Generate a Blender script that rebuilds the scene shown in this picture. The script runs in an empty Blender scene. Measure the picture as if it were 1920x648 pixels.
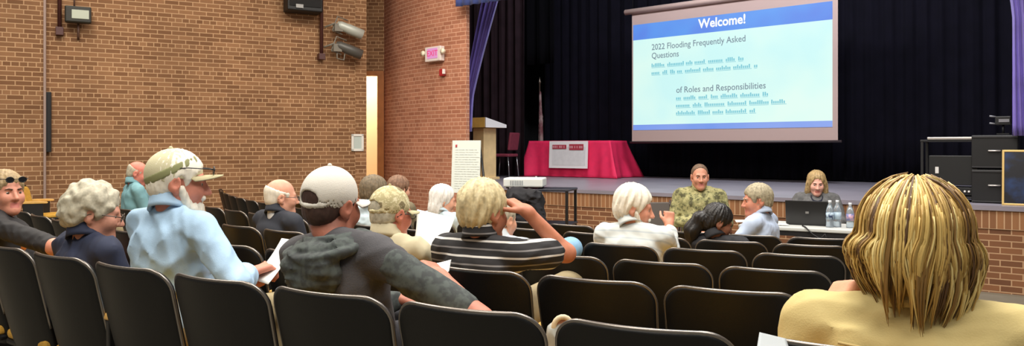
import bpy, bmesh, math, random
import numpy as np
from mathutils import Vector, Matrix

# ------------------------------------------------------------------ camera, world, lights
SC = bpy.context.scene
COL = SC.collection
F = 1400.0            # focal length in pixels of the 1920 wide frame
HOR = 275.0           # row of the horizon
CAMZ = 1.275          # camera height over the floor of the nearest seat row

cam_d = bpy.data.cameras.new('camera')
cam_d.sensor_width = 36.0
cam_d.lens = 36.0 * F / 1920.0
cam_d.shift_y = -(324.0 - HOR) / 1920.0
cam_d.clip_start = 0.05
cam_d.clip_end = 200
cam = bpy.data.objects.new('camera', cam_d)
COL.objects.link(cam)
cam.location = (0, 0, CAMZ)
cam.rotation_euler = (math.pi / 2, 0, 0)
SC.camera = cam

SC.view_settings.view_transform = 'Standard'
SC.view_settings.look = 'None'
SC.view_settings.gamma = 1.0
SC.view_settings.use_curve_mapping = False
SC.view_settings.exposure = 0.0

w = bpy.data.worlds.new('world')
SC.world = w
w.use_nodes = True
w.node_tree.nodes['Background'].inputs[0].default_value = (1.0, 0.95, 0.90, 1)
w.node_tree.nodes['Background'].inputs[1].default_value = 0.26


def area_light(name, loc, size, energy, color, rot=(0, 0, 0), size_y=None):
    l = bpy.data.lights.new(name, 'AREA')
    l.energy = energy
    l.color = color
    l.size = size
    if size_y:
        l.shape = 'RECTANGLE'
        l.size_y = size_y
    o = bpy.data.objects.new(name, l)
    COL.objects.link(o)
    o.location = loc
    o.rotation_euler = rot
    return o


WARM = (1.0, 0.93, 0.83)
COOL = (0.93, 0.96, 1.0)
# ceiling fittings of the hall (large soft panels above the seats)
area_light('ceiling_panel_light', (-3.6, 4.5, 5.6), 2.2, 250, WARM)
area_light('ceiling_panel_light', (-5.2, 8.0, 5.6), 2.2, 210, WARM)
area_light('ceiling_panel_light', (-1.2, 9.0, 5.6), 2.2, 260, WARM)
area_light('ceiling_panel_light', (0.6, 3.2, 5.6), 2.2, 270, (1.0, 0.96, 0.90))
area_light('ceiling_panel_light', (3.2, 6.3, 5.6), 2.2, 270, (1.0, 0.96, 0.92))
area_light('ceiling_panel_light', (2.0, 0.2, 5.6), 2.2, 190, (1.0, 0.96, 0.90))
area_light('ceiling_panel_light', (-2.5, 0.0, 5.6), 2.2, 210, WARM)


# unseen fill lamps added above the stage front to brighten floor, cloth and screen
area_light('stage_fill', (1.0, 11.6, 6.4), 1.6, 470, (0.86, 0.92, 1.0), (0.85, 0, -0.63))
area_light('stage_fill', (4.4, 9.4, 6.4), 1.6, 470, (0.86, 0.92, 1.0), (0.85, 0, -0.63))


# ------------------------------------------------------------------ measuring helpers
def P(u, v, z):
    """the point of the place at depth z that the photograph shows at column u, row v"""
    return Vector(((u - 960.0) / F * z, z, CAMZ + (HOR - v) / F * z))


E = Vector((0.809, -0.588, 0))      # along the stage front
N = Vector((0.588, 0.809, 0))       # towards the back of the stage
WV = Vector((0.8747, 0.4847, 0))          # along the left wall
WM = Vector((-0.4847, 0.8747, 0))         # into the left wall
WS = 12.83
STZ = 0.645                         # stage floor
CEN = Vector((6.4, 15.5, 0))        # centre of the curved seat rows
FRONTZ = -0.286


def ground(x, y):
    r = math.hypot(x - CEN.x, y - CEN.y)
    d = max(-3.5, min(5.2, 14.93 - r))
    return -0.055 * d


def St(a, s, z=0.0):
    p = E * a + N * s
    return Vector((p.x, p.y, z))


def stage_at(u, s):
    """point of the line (column u) that lies s along the stage depth"""
    t = (u - 960.0) / F
    z = s / (N.x * t + N.y)
    return Vector((t * z, z, 0))


def wall_at(u, off=0.0):
    t = (u - 960.0) / F
    z = (WS - off) / (WM.x * t + WM.y)
    return Vector((t * z, z, 0))


# ------------------------------------------------------------------ materials
def lin(c):
    out = []
    for x in c[:3]:
        x = x / 255.0
        out.append(x / 12.92 if x <= 0.04045 else ((x + 0.055) / 1.055) ** 2.4)
    return (out[0], out[1], out[2], 1.0)


MATS = {}


def mat(name, col, rough=0.6, metal=0.0, var=0.0, vscale=8.0, bump=0.0, bscale=60.0, spec=0.5, sheen=0.0, col2=None, emit=None, estr=1.0):
    if name in MATS:
        return MATS[name]
    m = bpy.data.materials.new(name)
    m.use_nodes = True
    nt = m.node_tree
    b = nt.nodes['Principled BSDF']
    b.inputs['Base Color'].default_value = lin(col)
    b.inputs['Roughness'].default_value = rough
    b.inputs['Metallic'].default_value = metal
    b.inputs['Specular IOR Level'].default_value = spec
    if sheen:
        b.inputs['Sheen Weight'].default_value = sheen
    tc = nt.nodes.new('ShaderNodeTexCoord')
    if var or col2:
        n = nt.nodes.new('ShaderNodeTexNoise')
        n.inputs['Scale'].default_value = vscale
        n.inputs['Detail'].default_value = 4
        nt.links.new(tc.outputs['Object'], n.inputs['Vector'])
        r = nt.nodes.new('ShaderNodeValToRGB')
        c1 = lin(col)
        if col2:
            ca, cb = c1, lin(col2)
            r.color_ramp.elements[0].position = 0.42
            r.color_ramp.elements[1].position = 0.58
        else:
            ca = tuple(max(0, x * (1 - var)) for x in c1[:3]) + (1,)
            cb = tuple(min(1, x * (1 + var)) for x in c1[:3]) + (1,)
            r.color_ramp.elements[0].position = 0.3
            r.color_ramp.elements[1].position = 0.7
        r.color_ramp.elements[0].color = ca
        r.color_ramp.elements[1].color = cb
        nt.links.new(n.outputs['Fac'], r.inputs['Fac'])
        nt.links.new(r.outputs['Color'], b.inputs['Base Color'])
    if bump:
        n2 = nt.nodes.new('ShaderNodeTexNoise')
        n2.inputs['Scale'].default_value = bscale
        n2.inputs['Detail'].default_value = 3
        nt.links.new(tc.outputs['Object'], n2.inputs['Vector'])
        bp = nt.nodes.new('ShaderNodeBump')
        bp.inputs['Strength'].default_value = bump
        bp.inputs['Distance'].default_value = 0.01
        nt.links.new(n2.outputs['Fac'], bp.inputs['Height'])
        nt.links.new(bp.outputs['Normal'], b.inputs['Normal'])
    if emit:
        b.inputs['Emission Color'].default_value = lin(emit)
        b.inputs['Emission Strength'].default_value = estr
    MATS[name] = m
    return m


def brick_mat(name, c1, c2, mortar, header=True, width=0.203, row=0.0677, offset=0.5, msize=0.0065):
    m = bpy.data.materials.new(name)
    m.use_nodes = True
    nt = m.node_tree
    b = nt.nodes['Principled BSDF']
    b.inputs['Roughness'].default_value = 0.8
    b.inputs['Specular IOR Level'].default_value = 0.25
    uv = nt.nodes.new('ShaderNodeTexCoord')
    t = nt.nodes.new('ShaderNodeTexBrick')
    t.inputs['Color1'].default_value = lin(c1)
    t.inputs['Color2'].default_value = lin(c2)
    t.inputs['Mortar'].default_value = lin(mortar)
    t.inputs['Scale'].default_value = 1.0
    t.inputs['Mortar Size'].default_value = msize
    t.inputs['Mortar Smooth'].default_value = 0.15
    t.inputs['Brick Width'].default_value = width
    t.inputs['Row Height'].default_value = row
    t.inputs['Bias'].default_value = 0.0
    t.offset = offset
    t.offset_frequency = 2
    t.squash = 0.5 if header else 1.0
    t.squash_frequency = 6
    nt.links.new(uv.outputs['UV'], t.inputs['Vector'])
    n = nt.nodes.new('ShaderNodeTexNoise')
    n.inputs['Scale'].default_value = 1.3
    n.inputs['Detail'].default_value = 5
    nt.links.new(uv.outputs['UV'], n.inputs['Vector'])
    mr = nt.nodes.new('ShaderNodeMapRange')
    mr.inputs['From Min'].default_value = 0.3
    mr.inputs['From Max'].default_value = 0.7
    mr.inputs['To Min'].default_value = 0.86
    mr.inputs['To Max'].default_value = 1.12
    nt.links.new(n.outputs['Fac'], mr.inputs['Value'])
    mx = nt.nodes.new('ShaderNodeVectorMath')
    mx.operation = 'SCALE'
    nt.links.new(t.outputs['Color'], mx.inputs[0])
    nt.links.new(mr.outputs['Result'], mx.inputs['Scale'])
    nt.links.new(mx.outputs['Vector'], b.inputs['Base Color'])
    bp = nt.nodes.new('ShaderNodeBump')
    bp.invert = True
    bp.inputs['Strength'].default_value = 0.6
    bp.inputs['Distance'].default_value = 0.006
    nt.links.new(t.outputs['Fac'], bp.inputs['Height'])
    nt.links.new(bp.outputs['Normal'], b.inputs['Normal'])
    return m


def stripe_mat(name, base, line, period, width, axis=2, rough=0.85, line2=None, tilt=0.0, plaid=False):
    """cloth with woven stripes"""
    m = bpy.data.materials.new(name)
    m.use_nodes = True
    nt = m.node_tree
    b = nt.nodes['Principled BSDF']
    b.inputs['Roughness'].default_value = rough
    tc = nt.nodes.new('ShaderNodeTexCoord')
    sep = nt.nodes.new('ShaderNodeSeparateXYZ')
    nt.links.new(tc.outputs['Object'], sep.inputs[0])

    def band(out, period, width, off=0.0):
        a = nt.nodes.new('ShaderNodeMath'); a.operation = 'MULTIPLY_ADD'
        a.inputs[1].default_value = 1.0 / period
        a.inputs[2].default_value = 50.0 + off
        nt.links.new(out, a.inputs[0])
        f = nt.nodes.new('ShaderNodeMath'); f.operation = 'FRACT'
        nt.links.new(a.outputs[0], f.inputs[0])
        g = nt.nodes.new('ShaderNodeMath'); g.operation = 'LESS_THAN'
        g.inputs[1].default_value = width
        nt.links.new(f.outputs[0], g.inputs[0])
        return g.outputs[0]
    src = sep.outputs[axis]
    if tilt:
        a = nt.nodes.new('ShaderNodeMath'); a.operation = 'MULTIPLY_ADD'
        a.inputs[1].default_value = tilt
        nt.links.new(sep.outputs[1 if axis == 2 else 2], a.inputs[0])
        nt.links.new(src, a.inputs[2])
        src = a.outputs[0]
    mix = nt.nodes.new('ShaderNodeMix'); mix.data_type = 'RGBA'
    mix.inputs['A'].default_value = lin(base)
    mix.inputs['B'].default_value = lin(line)
    nt.links.new(band(src, period, width), mix.inputs['Factor'])
    res = mix.outputs['Result']
    if line2:
        mix2 = nt.nodes.new('ShaderNodeMix'); mix2.data_type = 'RGBA'
        nt.links.new(res, mix2.inputs['A'])
        mix2.inputs['B'].default_value = lin(line2)
        src2 = sep.outputs[0] if plaid else src
        nt.links.new(band(src2, period, width * 0.8, 0.5), mix2.inputs['Factor'])
        res = mix2.outputs['Result']
    nt.links.new(res, b.inputs['Base Color'])
    MATS[name] = m
    return m


def camo_mat(name, cols, scale=9.0):
    m = bpy.data.materials.new(name)
    m.use_nodes = True
    nt = m.node_tree
    b = nt.nodes['Principled BSDF']
    b.inputs['Roughness'].default_value = 0.9
    tc = nt.nodes.new('ShaderNodeTexCoord')
    n = nt.nodes.new('ShaderNodeTexNoise')
    n.inputs['Scale'].default_value = scale
    n.inputs['Detail'].default_value = 6
    n.inputs['Roughness'].default_value = 0.65
    nt.links.new(tc.outputs['Object'], n.inputs['Vector'])
    r = nt.nodes.new('ShaderNodeValToRGB')
    r.color_ramp.interpolation = 'CONSTANT'
    pos = [0.0, 0.42, 0.5, 0.58, 0.66]
    r.color_ramp.elements[0].color = lin(cols[0])
    r.color_ramp.elements[0].position = 0
    r.color_ramp.elements[1].color = lin(cols[1])
    r.color_ramp.elements[1].position = pos[1]
    for i in range(2, len(cols)):
        e = r.color_ramp.elements.new(pos[i])
        e.color = lin(cols[i])
    nt.links.new(n.outputs['Fac'], r.inputs['Fac'])
    nt.links.new(r.outputs['Color'], b.inputs['Base Color'])
    MATS[name] = m
    return m


# ------------------------------------------------------------------ object helpers
def finish(o, label=None, cat=None, group=None, kind=None):
    if label:
        o['label'] = label
    if cat:
        o['category'] = cat
    if group:
        o['group'] = group
    if kind:
        o['kind'] = kind
    return o


def empty(name, loc, rz=0.0, label=None, cat=None, group=None):
    o = bpy.data.objects.new(name, None)
    o.empty_display_size = 0.1
    COL.objects.link(o)
    o.location = loc
    o.rotation_euler = (0, 0, rz)
    return finish(o, label, cat, group)


def link(name, me, m, parent=None, smooth=False):
    if m is not None:
        for x in (m if isinstance(m, (list, tuple)) else [m]):
            me.materials.append(x)
    if smooth:
        me.polygons.foreach_set('use_smooth', [True] * len(me.polygons))
    o = bpy.data.objects.new(name, me)
    COL.objects.link(o)
    if parent is not None:
        o.parent = parent
    return o


def obj(name, bm, m, parent=None, smooth=False, bevel=0.0, seg=2):
    bmesh.ops.recalc_face_normals(bm, faces=bm.faces[:])
    me = bpy.data.meshes.new(name)
    bm.to_mesh(me)
    bm.free()
    o = link(name, me, m, parent, smooth)
    if bevel:
        md = o.modifiers.new('bevel', 'BEVEL')
        md.width = bevel
        md.segments = seg
        md.limit_method = 'ANGLE'
        md.angle_limit = math.radians(40)
    return o


def BM():
    return bmesh.new()


def box(bm, c, size, rot=None, mi=0):
    c = Vector(c)
    R = rot.to_3x3() if rot is not None else Matrix.Identity(3)
    vs = []
    for sx in (-.5, .5):
        for sy in (-.5, .5):
            for sz in (-.5, .5):
                vs.append(bm.verts.new(c + R @ Vector((sx * size[0], sy * size[1], sz * size[2]))))
    for f in ((0, 1, 3, 2), (4, 6, 7, 5), (0, 4, 5, 1), (2, 3, 7, 6), (0, 2, 6, 4), (1, 5, 7, 3)):
        fc = bm.faces.new([vs[i] for i in f])
        fc.material_index = mi
    return vs


def hexa(bm, bottom, top):
    """solid from two quads"""
    a = [bm.verts.new(p) for p in bottom]
    b = [bm.verts.new(p) for p in top]
    n = len(a)
    bm.faces.new(a[::-1])
    bm.faces.new(b)
    for i in range(n):
        bm.faces.new((a[i], a[(i + 1) % n], b[(i + 1) % n], b[i]))


def frame_of(d):
    d = d.normalized()
    up = Vector((0, 0, 1)) if abs(d.z) < 0.95 else Vector((1, 0, 0))
    x = d.cross(up).normalized()
    y = x.cross(d).normalized()
    return x, y


def tube(bm, pts, r, n=8, cap=True, flat=1.0, mi=0):
    pts = [Vector(p) for p in pts]
    rs = r if isinstance(r, (list, tuple)) else [r] * len(pts)
    rings = []
    x = None
    for i, p in enumerate(pts):
        d = (pts[min(i + 1, len(pts) - 1)] - pts[max(i - 1, 0)])
        if d.length < 1e-9:
            d = Vector((0, 0, 1))
        if x is None:
            x, y = frame_of(d)
        else:
            d = d.normalized()
            x = (x - d * x.dot(d))
            if x.length < 1e-6:
                x, y = frame_of(d)
            x.normalize()
            y = x.cross(d).normalized()
        rings.append([bm.verts.new(p + (x * math.cos(2 * math.pi * k / n) + y * math.sin(2 * math.pi * k / n) * flat) * rs[i]) for k in range(n)])
    for i in range(len(rings) - 1):
        for k in range(n):
            f = bm.faces.new((rings[i][k], rings[i][(k + 1) % n], rings[i + 1][(k + 1) % n], rings[i + 1][k]))
            f.material_index = mi
            f.smooth = True
    if cap:
        f = bm.faces.new(rings[0][::-1]); f.material_index = mi
        f = bm.faces.new(rings[-1]); f.material_index = mi


def lathe(bm, prof, n=20, c=(0, 0, 0), ax=None):
    """profile of (radius, height) about an axis"""
    c = Vector(c)
    M3 = ax if ax is not None else Matrix.Identity(3)
    rings = []
    for r, z in prof:
        rings.append([bm.verts.new(c + M3 @ Vector((r * math.cos(2 * math.pi * k / n), r * math.sin(2 * math.pi * k / n), z))) for k in range(n)])
    for i in range(len(rings) - 1):
        for k in range(n):
            f = bm.faces.new((rings[i][k], rings[i][(k + 1) % n], rings[i + 1][(k + 1) % n], rings[i + 1][k]))
            f.smooth = True
    bm.faces.new(rings[0][::-1])
    bm.faces.new(rings[-1])


def strip_mesh(name, line, z0, z1, thick, m, u0=0.0, v0=0.0, kind='structure', parent=None):
    """upright wall along a plan polyline: face on the line, body behind it; uv in metres"""
    pts = [Vector((p[0], p[1], 0)) for p in line]
    nrm = []
    for i in range(len(pts)):
        d = (pts[min(i + 1, len(pts) - 1)] - pts[max(i - 1, 0)]).normalized()
        nrm.append(Vector((-d.y, d.x, 0)))
    bm = bmesh.new()
    uvl = bm.loops.layers.uv.new('UVMap')
    acc = [u0]
    for i in range(1, len(pts)):
        acc.append(acc[-1] + (pts[i] - pts[i - 1]).length)

    def V(p, z):
        return bm.verts.new((p.x, p.y, z))
    fr = [(V(p, z0), V(p, z1)) for p in pts]
    bk = [(V(p + n * thick, z0), V(p + n * thick, z1)) for p, n in zip(pts, nrm)]

    def quad(vs, uvs):
        f = bm.faces.new(vs)
        for l, t in zip(f.loops, uvs):
            l[uvl].uv = t
    for i in range(len(pts) - 1):
        a, b = acc[i], acc[i + 1]
        quad((fr[i][0], fr[i + 1][0], fr[i + 1][1], fr[i][1]), ((a, z0 + v0), (b, z0 + v0), (b, z1 + v0), (a, z1 + v0)))
        quad((bk[i + 1][0], bk[i][0], bk[i][1], bk[i + 1][1]), ((b, z0), (a, z0), (a, z1), (b, z1)))
        quad((fr[i][1], fr[i + 1][1], bk[i + 1][1], bk[i][1]), ((a, 0), (b, 0), (b, thick), (a, thick)))
        quad((fr[i + 1][0], fr[i][0], bk[i][0], bk[i + 1][0]), ((b, 0), (a, 0), (a, thick), (b, thick)))
    for i in (0, -1):
        quad((fr[i][0], fr[i][1], bk[i][1], bk[i][0]), ((0, z0 + v0), (0, z1 + v0), (thick, z1 + v0), (thick, z0 + v0)))
    bmesh.ops.recalc_face_normals(bm, faces=bm.faces[:])
    me = bpy.data.meshes.new(name)
    bm.to_mesh(me)
    bm.free()
    o = link(name, me, m, parent)
    if kind:
        o['kind'] = kind
    return o


def text_mesh(name, body, size, m, parent, M4, depth=0.002, align='LEFT', bold=0.0, sx=1.0):
    c = bpy.data.curves.new(name, 'FONT')
    c.body = body
    c.size = size
    c.extrude = depth
    c.align_x = align
    c.offset = bold
    c.resolution_u = 3
    t = bpy.data.objects.new(name, c)
    COL.objects.link(t)
    bpy.context.view_layer.update()
    dg = bpy.context.evaluated_depsgraph_get()
    me = bpy.data.meshes.new_from_object(t.evaluated_get(dg))
    bpy.data.objects.remove(t)
    if sx != 1.0:
        me.transform(Matrix.Diagonal((sx, 1, 1, 1)))
    me.transform(M4)
    me.materials.clear()
    return link(name, me, m, parent)


def basis(o, x, y, z):
    """4x4 with the given columns"""
    M = Matrix.Identity(4)
    for i, c in enumerate((x, y, z, o)):
        for r in range(3):
            M[r][i] = c[r]
    return M


def pleat(name, path, z0, z1, period, depth, m, parent=None, nz=8, squeeze=None, thick=0.012, seed=0):
    """hanging pleated cloth along a plan line a->b; squeeze(t) gives (shift along, width factor) at height fraction t"""
    a, b = Vector(path[0]), Vector(path[1])
    L = (b - a).length
    d = (b - a).normalized()
    n = Vector((-d.y, d.x, 0))
    rnd = random.Random(seed)
    nx = max(8, int(L / period * 10))
    ph = [rnd.uniform(-.5, .5) for _ in range(64)]
    bm = bmesh.new()
    rows = []
    for side in (0, 1):
        g = []
        for j in range(nz + 1):
            t = j / nz
            z = z0 + (z1 - z0) * t
            sh, wf = squeeze(t) if squeeze else (0.0, 1.0)
            row = []
            for i in range(nx + 1):
                s = i / nx
                q = s * L / period
                k = int(q) % 64
                amp = depth * (0.75 + 0.5 * ph[k])
                off = amp * math.sin(2 * math.pi * (q + 0.25 * math.sin(q * 0.7 + seed))) + 0.25 * depth * math.sin(5 * math.pi * q + 3 * t)
                p = a + d * (sh + s * L * wf) + n * (off + side * thick)
                row.append(bm.verts.new((p.x, p.y, z)))
            g.append(row)
        rows.append(g)
    for side in (0, 1):
        g = rows[side]
        for j in range(nz):
            for i in range(nx):
                f = bm.faces.new((g[j][i], g[j][i + 1], g[j + 1][i + 1], g[j + 1][i]))
                f.smooth = True
    for i in range(nx):
        for j in (0, nz):
            bm.faces.new((rows[0][j][i], rows[0][j][i + 1], rows[1][j][i + 1], rows[1][j][i]))
    for j in range(nz):
        for i in (0, nx):
            bm.faces.new((rows[0][j][i], rows[0][j + 1][i], rows[1][j + 1][i], rows[1][j][i]))
    return obj(name, bm, m, parent)


# ------------------------------------------------------------------ room shell
brick_hall = brick_mat('brick_buff', (146, 107, 75), (116, 81, 54), (186, 150, 114))
brick_bay = brick_mat('brick_rose', (184, 126, 99), (160, 104, 80), (206, 160, 134))
brick_stage = brick_mat('brick_stage', (136, 92, 62), (108, 72, 50), (182, 146, 112), header=False)
brick_cap = brick_mat('brick_soldier', (154, 108, 72), (128, 88, 60), (186, 150, 116), header=False, width=0.0677, row=0.2, offset=0.0)

# stepped floor that falls towards the stage
bm = BM()
NR, NA = 40, 48
grid = []
for i in range(NR + 1):
    r = 2.0 + (20.0 - 2.0) * i / NR
    row = []
    for j in range(NA + 1):
        a = math.radians(-40 + 165 * j / NA)
        x, y = CEN.x - r * math.sin(a), CEN.y - r * math.cos(a)
        row.append(bm.verts.new((x, y, ground(x, y))))
    grid.append(row)
for i in range(NR):
    for j in range(NA):
        bm.faces.new((grid[i][j], grid[i + 1][j], grid[i + 1][j + 1], grid[i][j + 1]))
fl = obj('floor', bm, mat('floor_concrete', (112, 106, 92), 0.55, var=0.18, vscale=2.0), smooth=True)
fl['kind'] = 'structure'

CZ = 6.0
# left wall in two pieces with a step at the joint
tl0, tj, tc_ = -9.0, -0.709, 4.16
def wl(t, off=0.0):
    p = WV * t + WM * (WS - off)
    return (p.x, p.y)
strip_mesh('wall_left', [wl(tj), wl(tc_)], -0.6, CZ, 0.25, brick_hall, u0=0.11, v0=0.02)
strip_mesh('wall_left', [wl(tl0, 0.14), wl(tj + 0.02, 0.14)], -0.6, CZ, 0.35, brick_hall, u0=0.05, v0=0.02)
# joint strip in the corner of the pier
jm = mat('joint_sealant', (150, 128, 118), 0.7)
b = BM()
p0 = WV * (tj + 0.035) + WM * (WS - 0.142)
box(b, (p0.x, p0.y, 2.7), (0.03, 0.06, 6.4), Matrix.Rotation(math.atan2(WV.y, WV.x), 4, 'Z'))
o = obj('trim_1', b, jm)
o['kind'] = 'structure'
# black channel let into the joint
b = BM()
za, zb = P(86, 285, 10.6).z, P(86, 170, 10.6).z
pc = WV * (tj + 0.075) + WM * (WS - 0.08)
R1 = Matrix.Rotation(math.atan2(WV.y, WV.x), 4, 'Z')
box(b, (pc.x, pc.y, (za + zb) / 2), (0.075, 0.10, zb - za), R1)
box(b, (pc.x, pc.y - 0.055, (za + zb) / 2), (0.03, 0.02, zb - za - 0.06), R1)
o = obj('wall_channel', b, mat('channel_black', (9, 8, 11), 0.6), bevel=0.006)
finish(o, 'tall narrow black channel set in the corner of the brick pier at left', 'wall channel')

# recess with the doorway, then the curved bay up to the stage opening
A = Vector((-2.58, 13.23, 0))
Bk = Vector((-3.25, 14.42, 0))
B1 = Vector((-2.47, 14.42, 0))
E1 = Vector((-0.752, 12.3, 0))
strip_mesh('wall_front', [(A.x, A.y), (Bk.x, Bk.y)], -0.6, CZ, 0.2, brick_hall)
DZ = 2.66
o = strip_mesh('wall_front', [(Bk.x - .1, Bk.y), (B1.x, B1.y)], DZ, CZ, 0.2, brick_hall, u0=0.04)
pts = []
ctl = (B1 + E1) / 2 + Vector((-0.30, -0.22, 0))
for i in range(17):
    t = i / 16
    p = B1 * (1 - t) ** 2 + ctl * 2 * t * (1 - t) + E1 * t ** 2
    pts.append((p.x, p.y))
strip_mesh('wall_front', pts, -0.6, CZ, 0.08, brick_bay)
# doorway: wooden frame, lit passage behind
wood_d = mat('door_wood', (168, 104, 52), 0.45, var=0.15, vscale=5)
dl, dr = Bk.x - 0.02, B1.x
b = BM()
box(b, ((dl + dr) / 2, 14.45, DZ + 0.03), (dr - dl, 0.16, 0.09))
box(b, (dr - 0.06, 14.45, (STZ + DZ) / 2), (0.13, 0.16, DZ - STZ))
box(b, (dl + 0.06, 14.45, (STZ + DZ) / 2), (0.12, 0.16, DZ - STZ))
o = obj('door_frame', b, wood_d, bevel=0.006)
o['kind'] = 'structure'
b = BM()
box(b, (-2.575, 14.72, (STZ + DZ) / 2), (0.045, 0.42, DZ - STZ - 0.06))
dw = obj('door_1', b, wood_d, bevel=0.004)
dw['kind'] = 'structure'
b = BM()
tube(b, [(-2.60, 14.82, STZ + 0.98), (-2.65, 14.82, STZ + 0.98), (-2.65, 14.72, STZ + 0.98)], 0.012)
obj('door_handle', b, mat('brass_dull', (170, 140, 80), 0.35, 0.9), dw, smooth=True)
cream = mat('passage_paint', (236, 214, 176), 0.7)
b = BM()
box(b, (-3.3, 16.5, 2.0), (3.4, 0.1, 3.2))
box(b, (-4.6, 15.5, 2.0), (0.1, 2.0, 3.2))
box(b, (-1.8, 15.9, 2.0), (0.1, 1.2, 3.2))
box(b, (-3.3, 15.5, 3.4), (3.4, 2.0, 0.1))
o = obj('wall_back', b, cream)
o['kind'] = 'structure'
b = BM()
box(b, (-3.3, 15.5, STZ - 0.15), (3.4, 2.2, 0.3))
o = obj('floor', b, mat('passage_floor', (170, 140, 105), 0.5))
o['kind'] = 'structure'
area_light('passage_light', (-3.3, 15.6, 3.3), 0.8, 110, (1.0, 0.86, 0.66))

# stage: floor slab, front of brick with a soldier course on top
aL, aR = -7.88, 3.2
SF = 9.51
b = BM()
ps = [St(aL - 1.4, SF + 0.9), St(aL, SF + 0.9), St(aL + 0.02, SF - 0.03), St(aR, SF - 0.03), St(aR, 16), St(aL - 3.0, 16)]
hexa(b, [Vector((p.x, p.y, STZ - 0.05)) for p in ps], [Vector((p.x, p.y, STZ)) for p in ps])
o = obj('floor', b, mat('stage_boards', (134, 128, 138), 0.34, var=0.12, vscale=1.5))
o['kind'] = 'structure'
p0, p1 = St(aL, SF), St(aR, SF)
strip_mesh('wall_front', [(p0.x, p0.y), (p1.x, p1.y)], -0.6, STZ - 0.25, 0.25, brick_stage)
strip_mesh('trim_2', [(p0.x - N.x * .01, p0.y - N.y * .01), (p1.x - N.x * .01, p1.y - N.y * .01)], STZ - 0.25, STZ - 0.05, 0.26, brick_cap, v0=-(STZ - 0.25))
# end of the stage house
pa, pb = St(-10.6, 15.4), St(aR, 15.4)
strip_mesh('wall_back', [(pa.x, pa.y), (pb.x, pb.y)], -0.3, CZ + 2, 0.2, mat('stage_black', (20, 18, 20), 0.9))
pa, pb = St(aR, 16), St(aR, SF)
strip_mesh('wall_right', [(pa.x, pa.y), (pb.x, pb.y)], -0.3, CZ + 2, 0.2, mat('stage_black', (20, 18, 20), 0.9))
pa, pb = St(-10.6, 10.6), St(-10.6, 15.4)
strip_mesh('wall_left', [(pa.x, pa.y), (pb.x, pb.y)], -0.3, CZ + 2, 0.2, mat('stage_black', (20, 18, 20), 0.9))
b = BM()
ps = [St(-10.6, SF - .1), St(aR, SF - .1), St(aR, 15.6), St(-10.6, 15.6)]
hexa(b, [Vector((p.x, p.y, 6.6)) for p in ps], [Vector((p.x, p.y, 6.7)) for p in ps])
o = obj('ceiling', b, mat('stage_black', (20, 18, 20), 0.9))
o['kind'] = 'structure'
# head of the stage opening, far above the frame
pa, pb = St(aL, SF), St(aR, SF)
strip_mesh('wall_front', [(pa.x, pa.y), (pb.x, pb.y)], 4.4, 6.7, 0.2, brick_bay)
# hall ceiling
b = BM()
cp_ = [(-13, -5.5), (11, -5.5), (11, 3.5), (-4.1, 14.45), (-13, 14.45)]
hexa(b, [(x, y, CZ - .2) for x, y in cp_], [(x, y, CZ - .1) for x, y in cp_])
o = obj('ceiling', b, mat('ceiling_paint', (206, 196, 180), 0.8))
o['kind'] = 'structure'
# ------------------------------------------------------------------ smooth bodies: blended volumes turned into one surface
I3 = np.eye(3)


def v3(p):
    return np.array([p[0], p[1], p[2]], dtype=np.float64)


def c_(a, b, r1, r2, k=0.02):
    return ('c', v3(a), v3(b), r1, r2, k, False)


def e_(c, r, R=None, k=0.02):
    return ('e', v3(c), np.array(r, float), I3 if R is None else R, k, False)


def b_(c, hs, rd, R=None, k=0.01):
    return ('b', v3(c), np.array(hs, float), I3 if R is None else R, rd, k, False)


def neg(p):
    return p[:-1] + (True,)


def cut(pt, n, k=0.006):
    """remove the side the normal points to"""
    n = v3(n)
    return ('h', v3(pt), n / np.linalg.norm(n), k)


def clear(p):
    return ('x', p)


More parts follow.
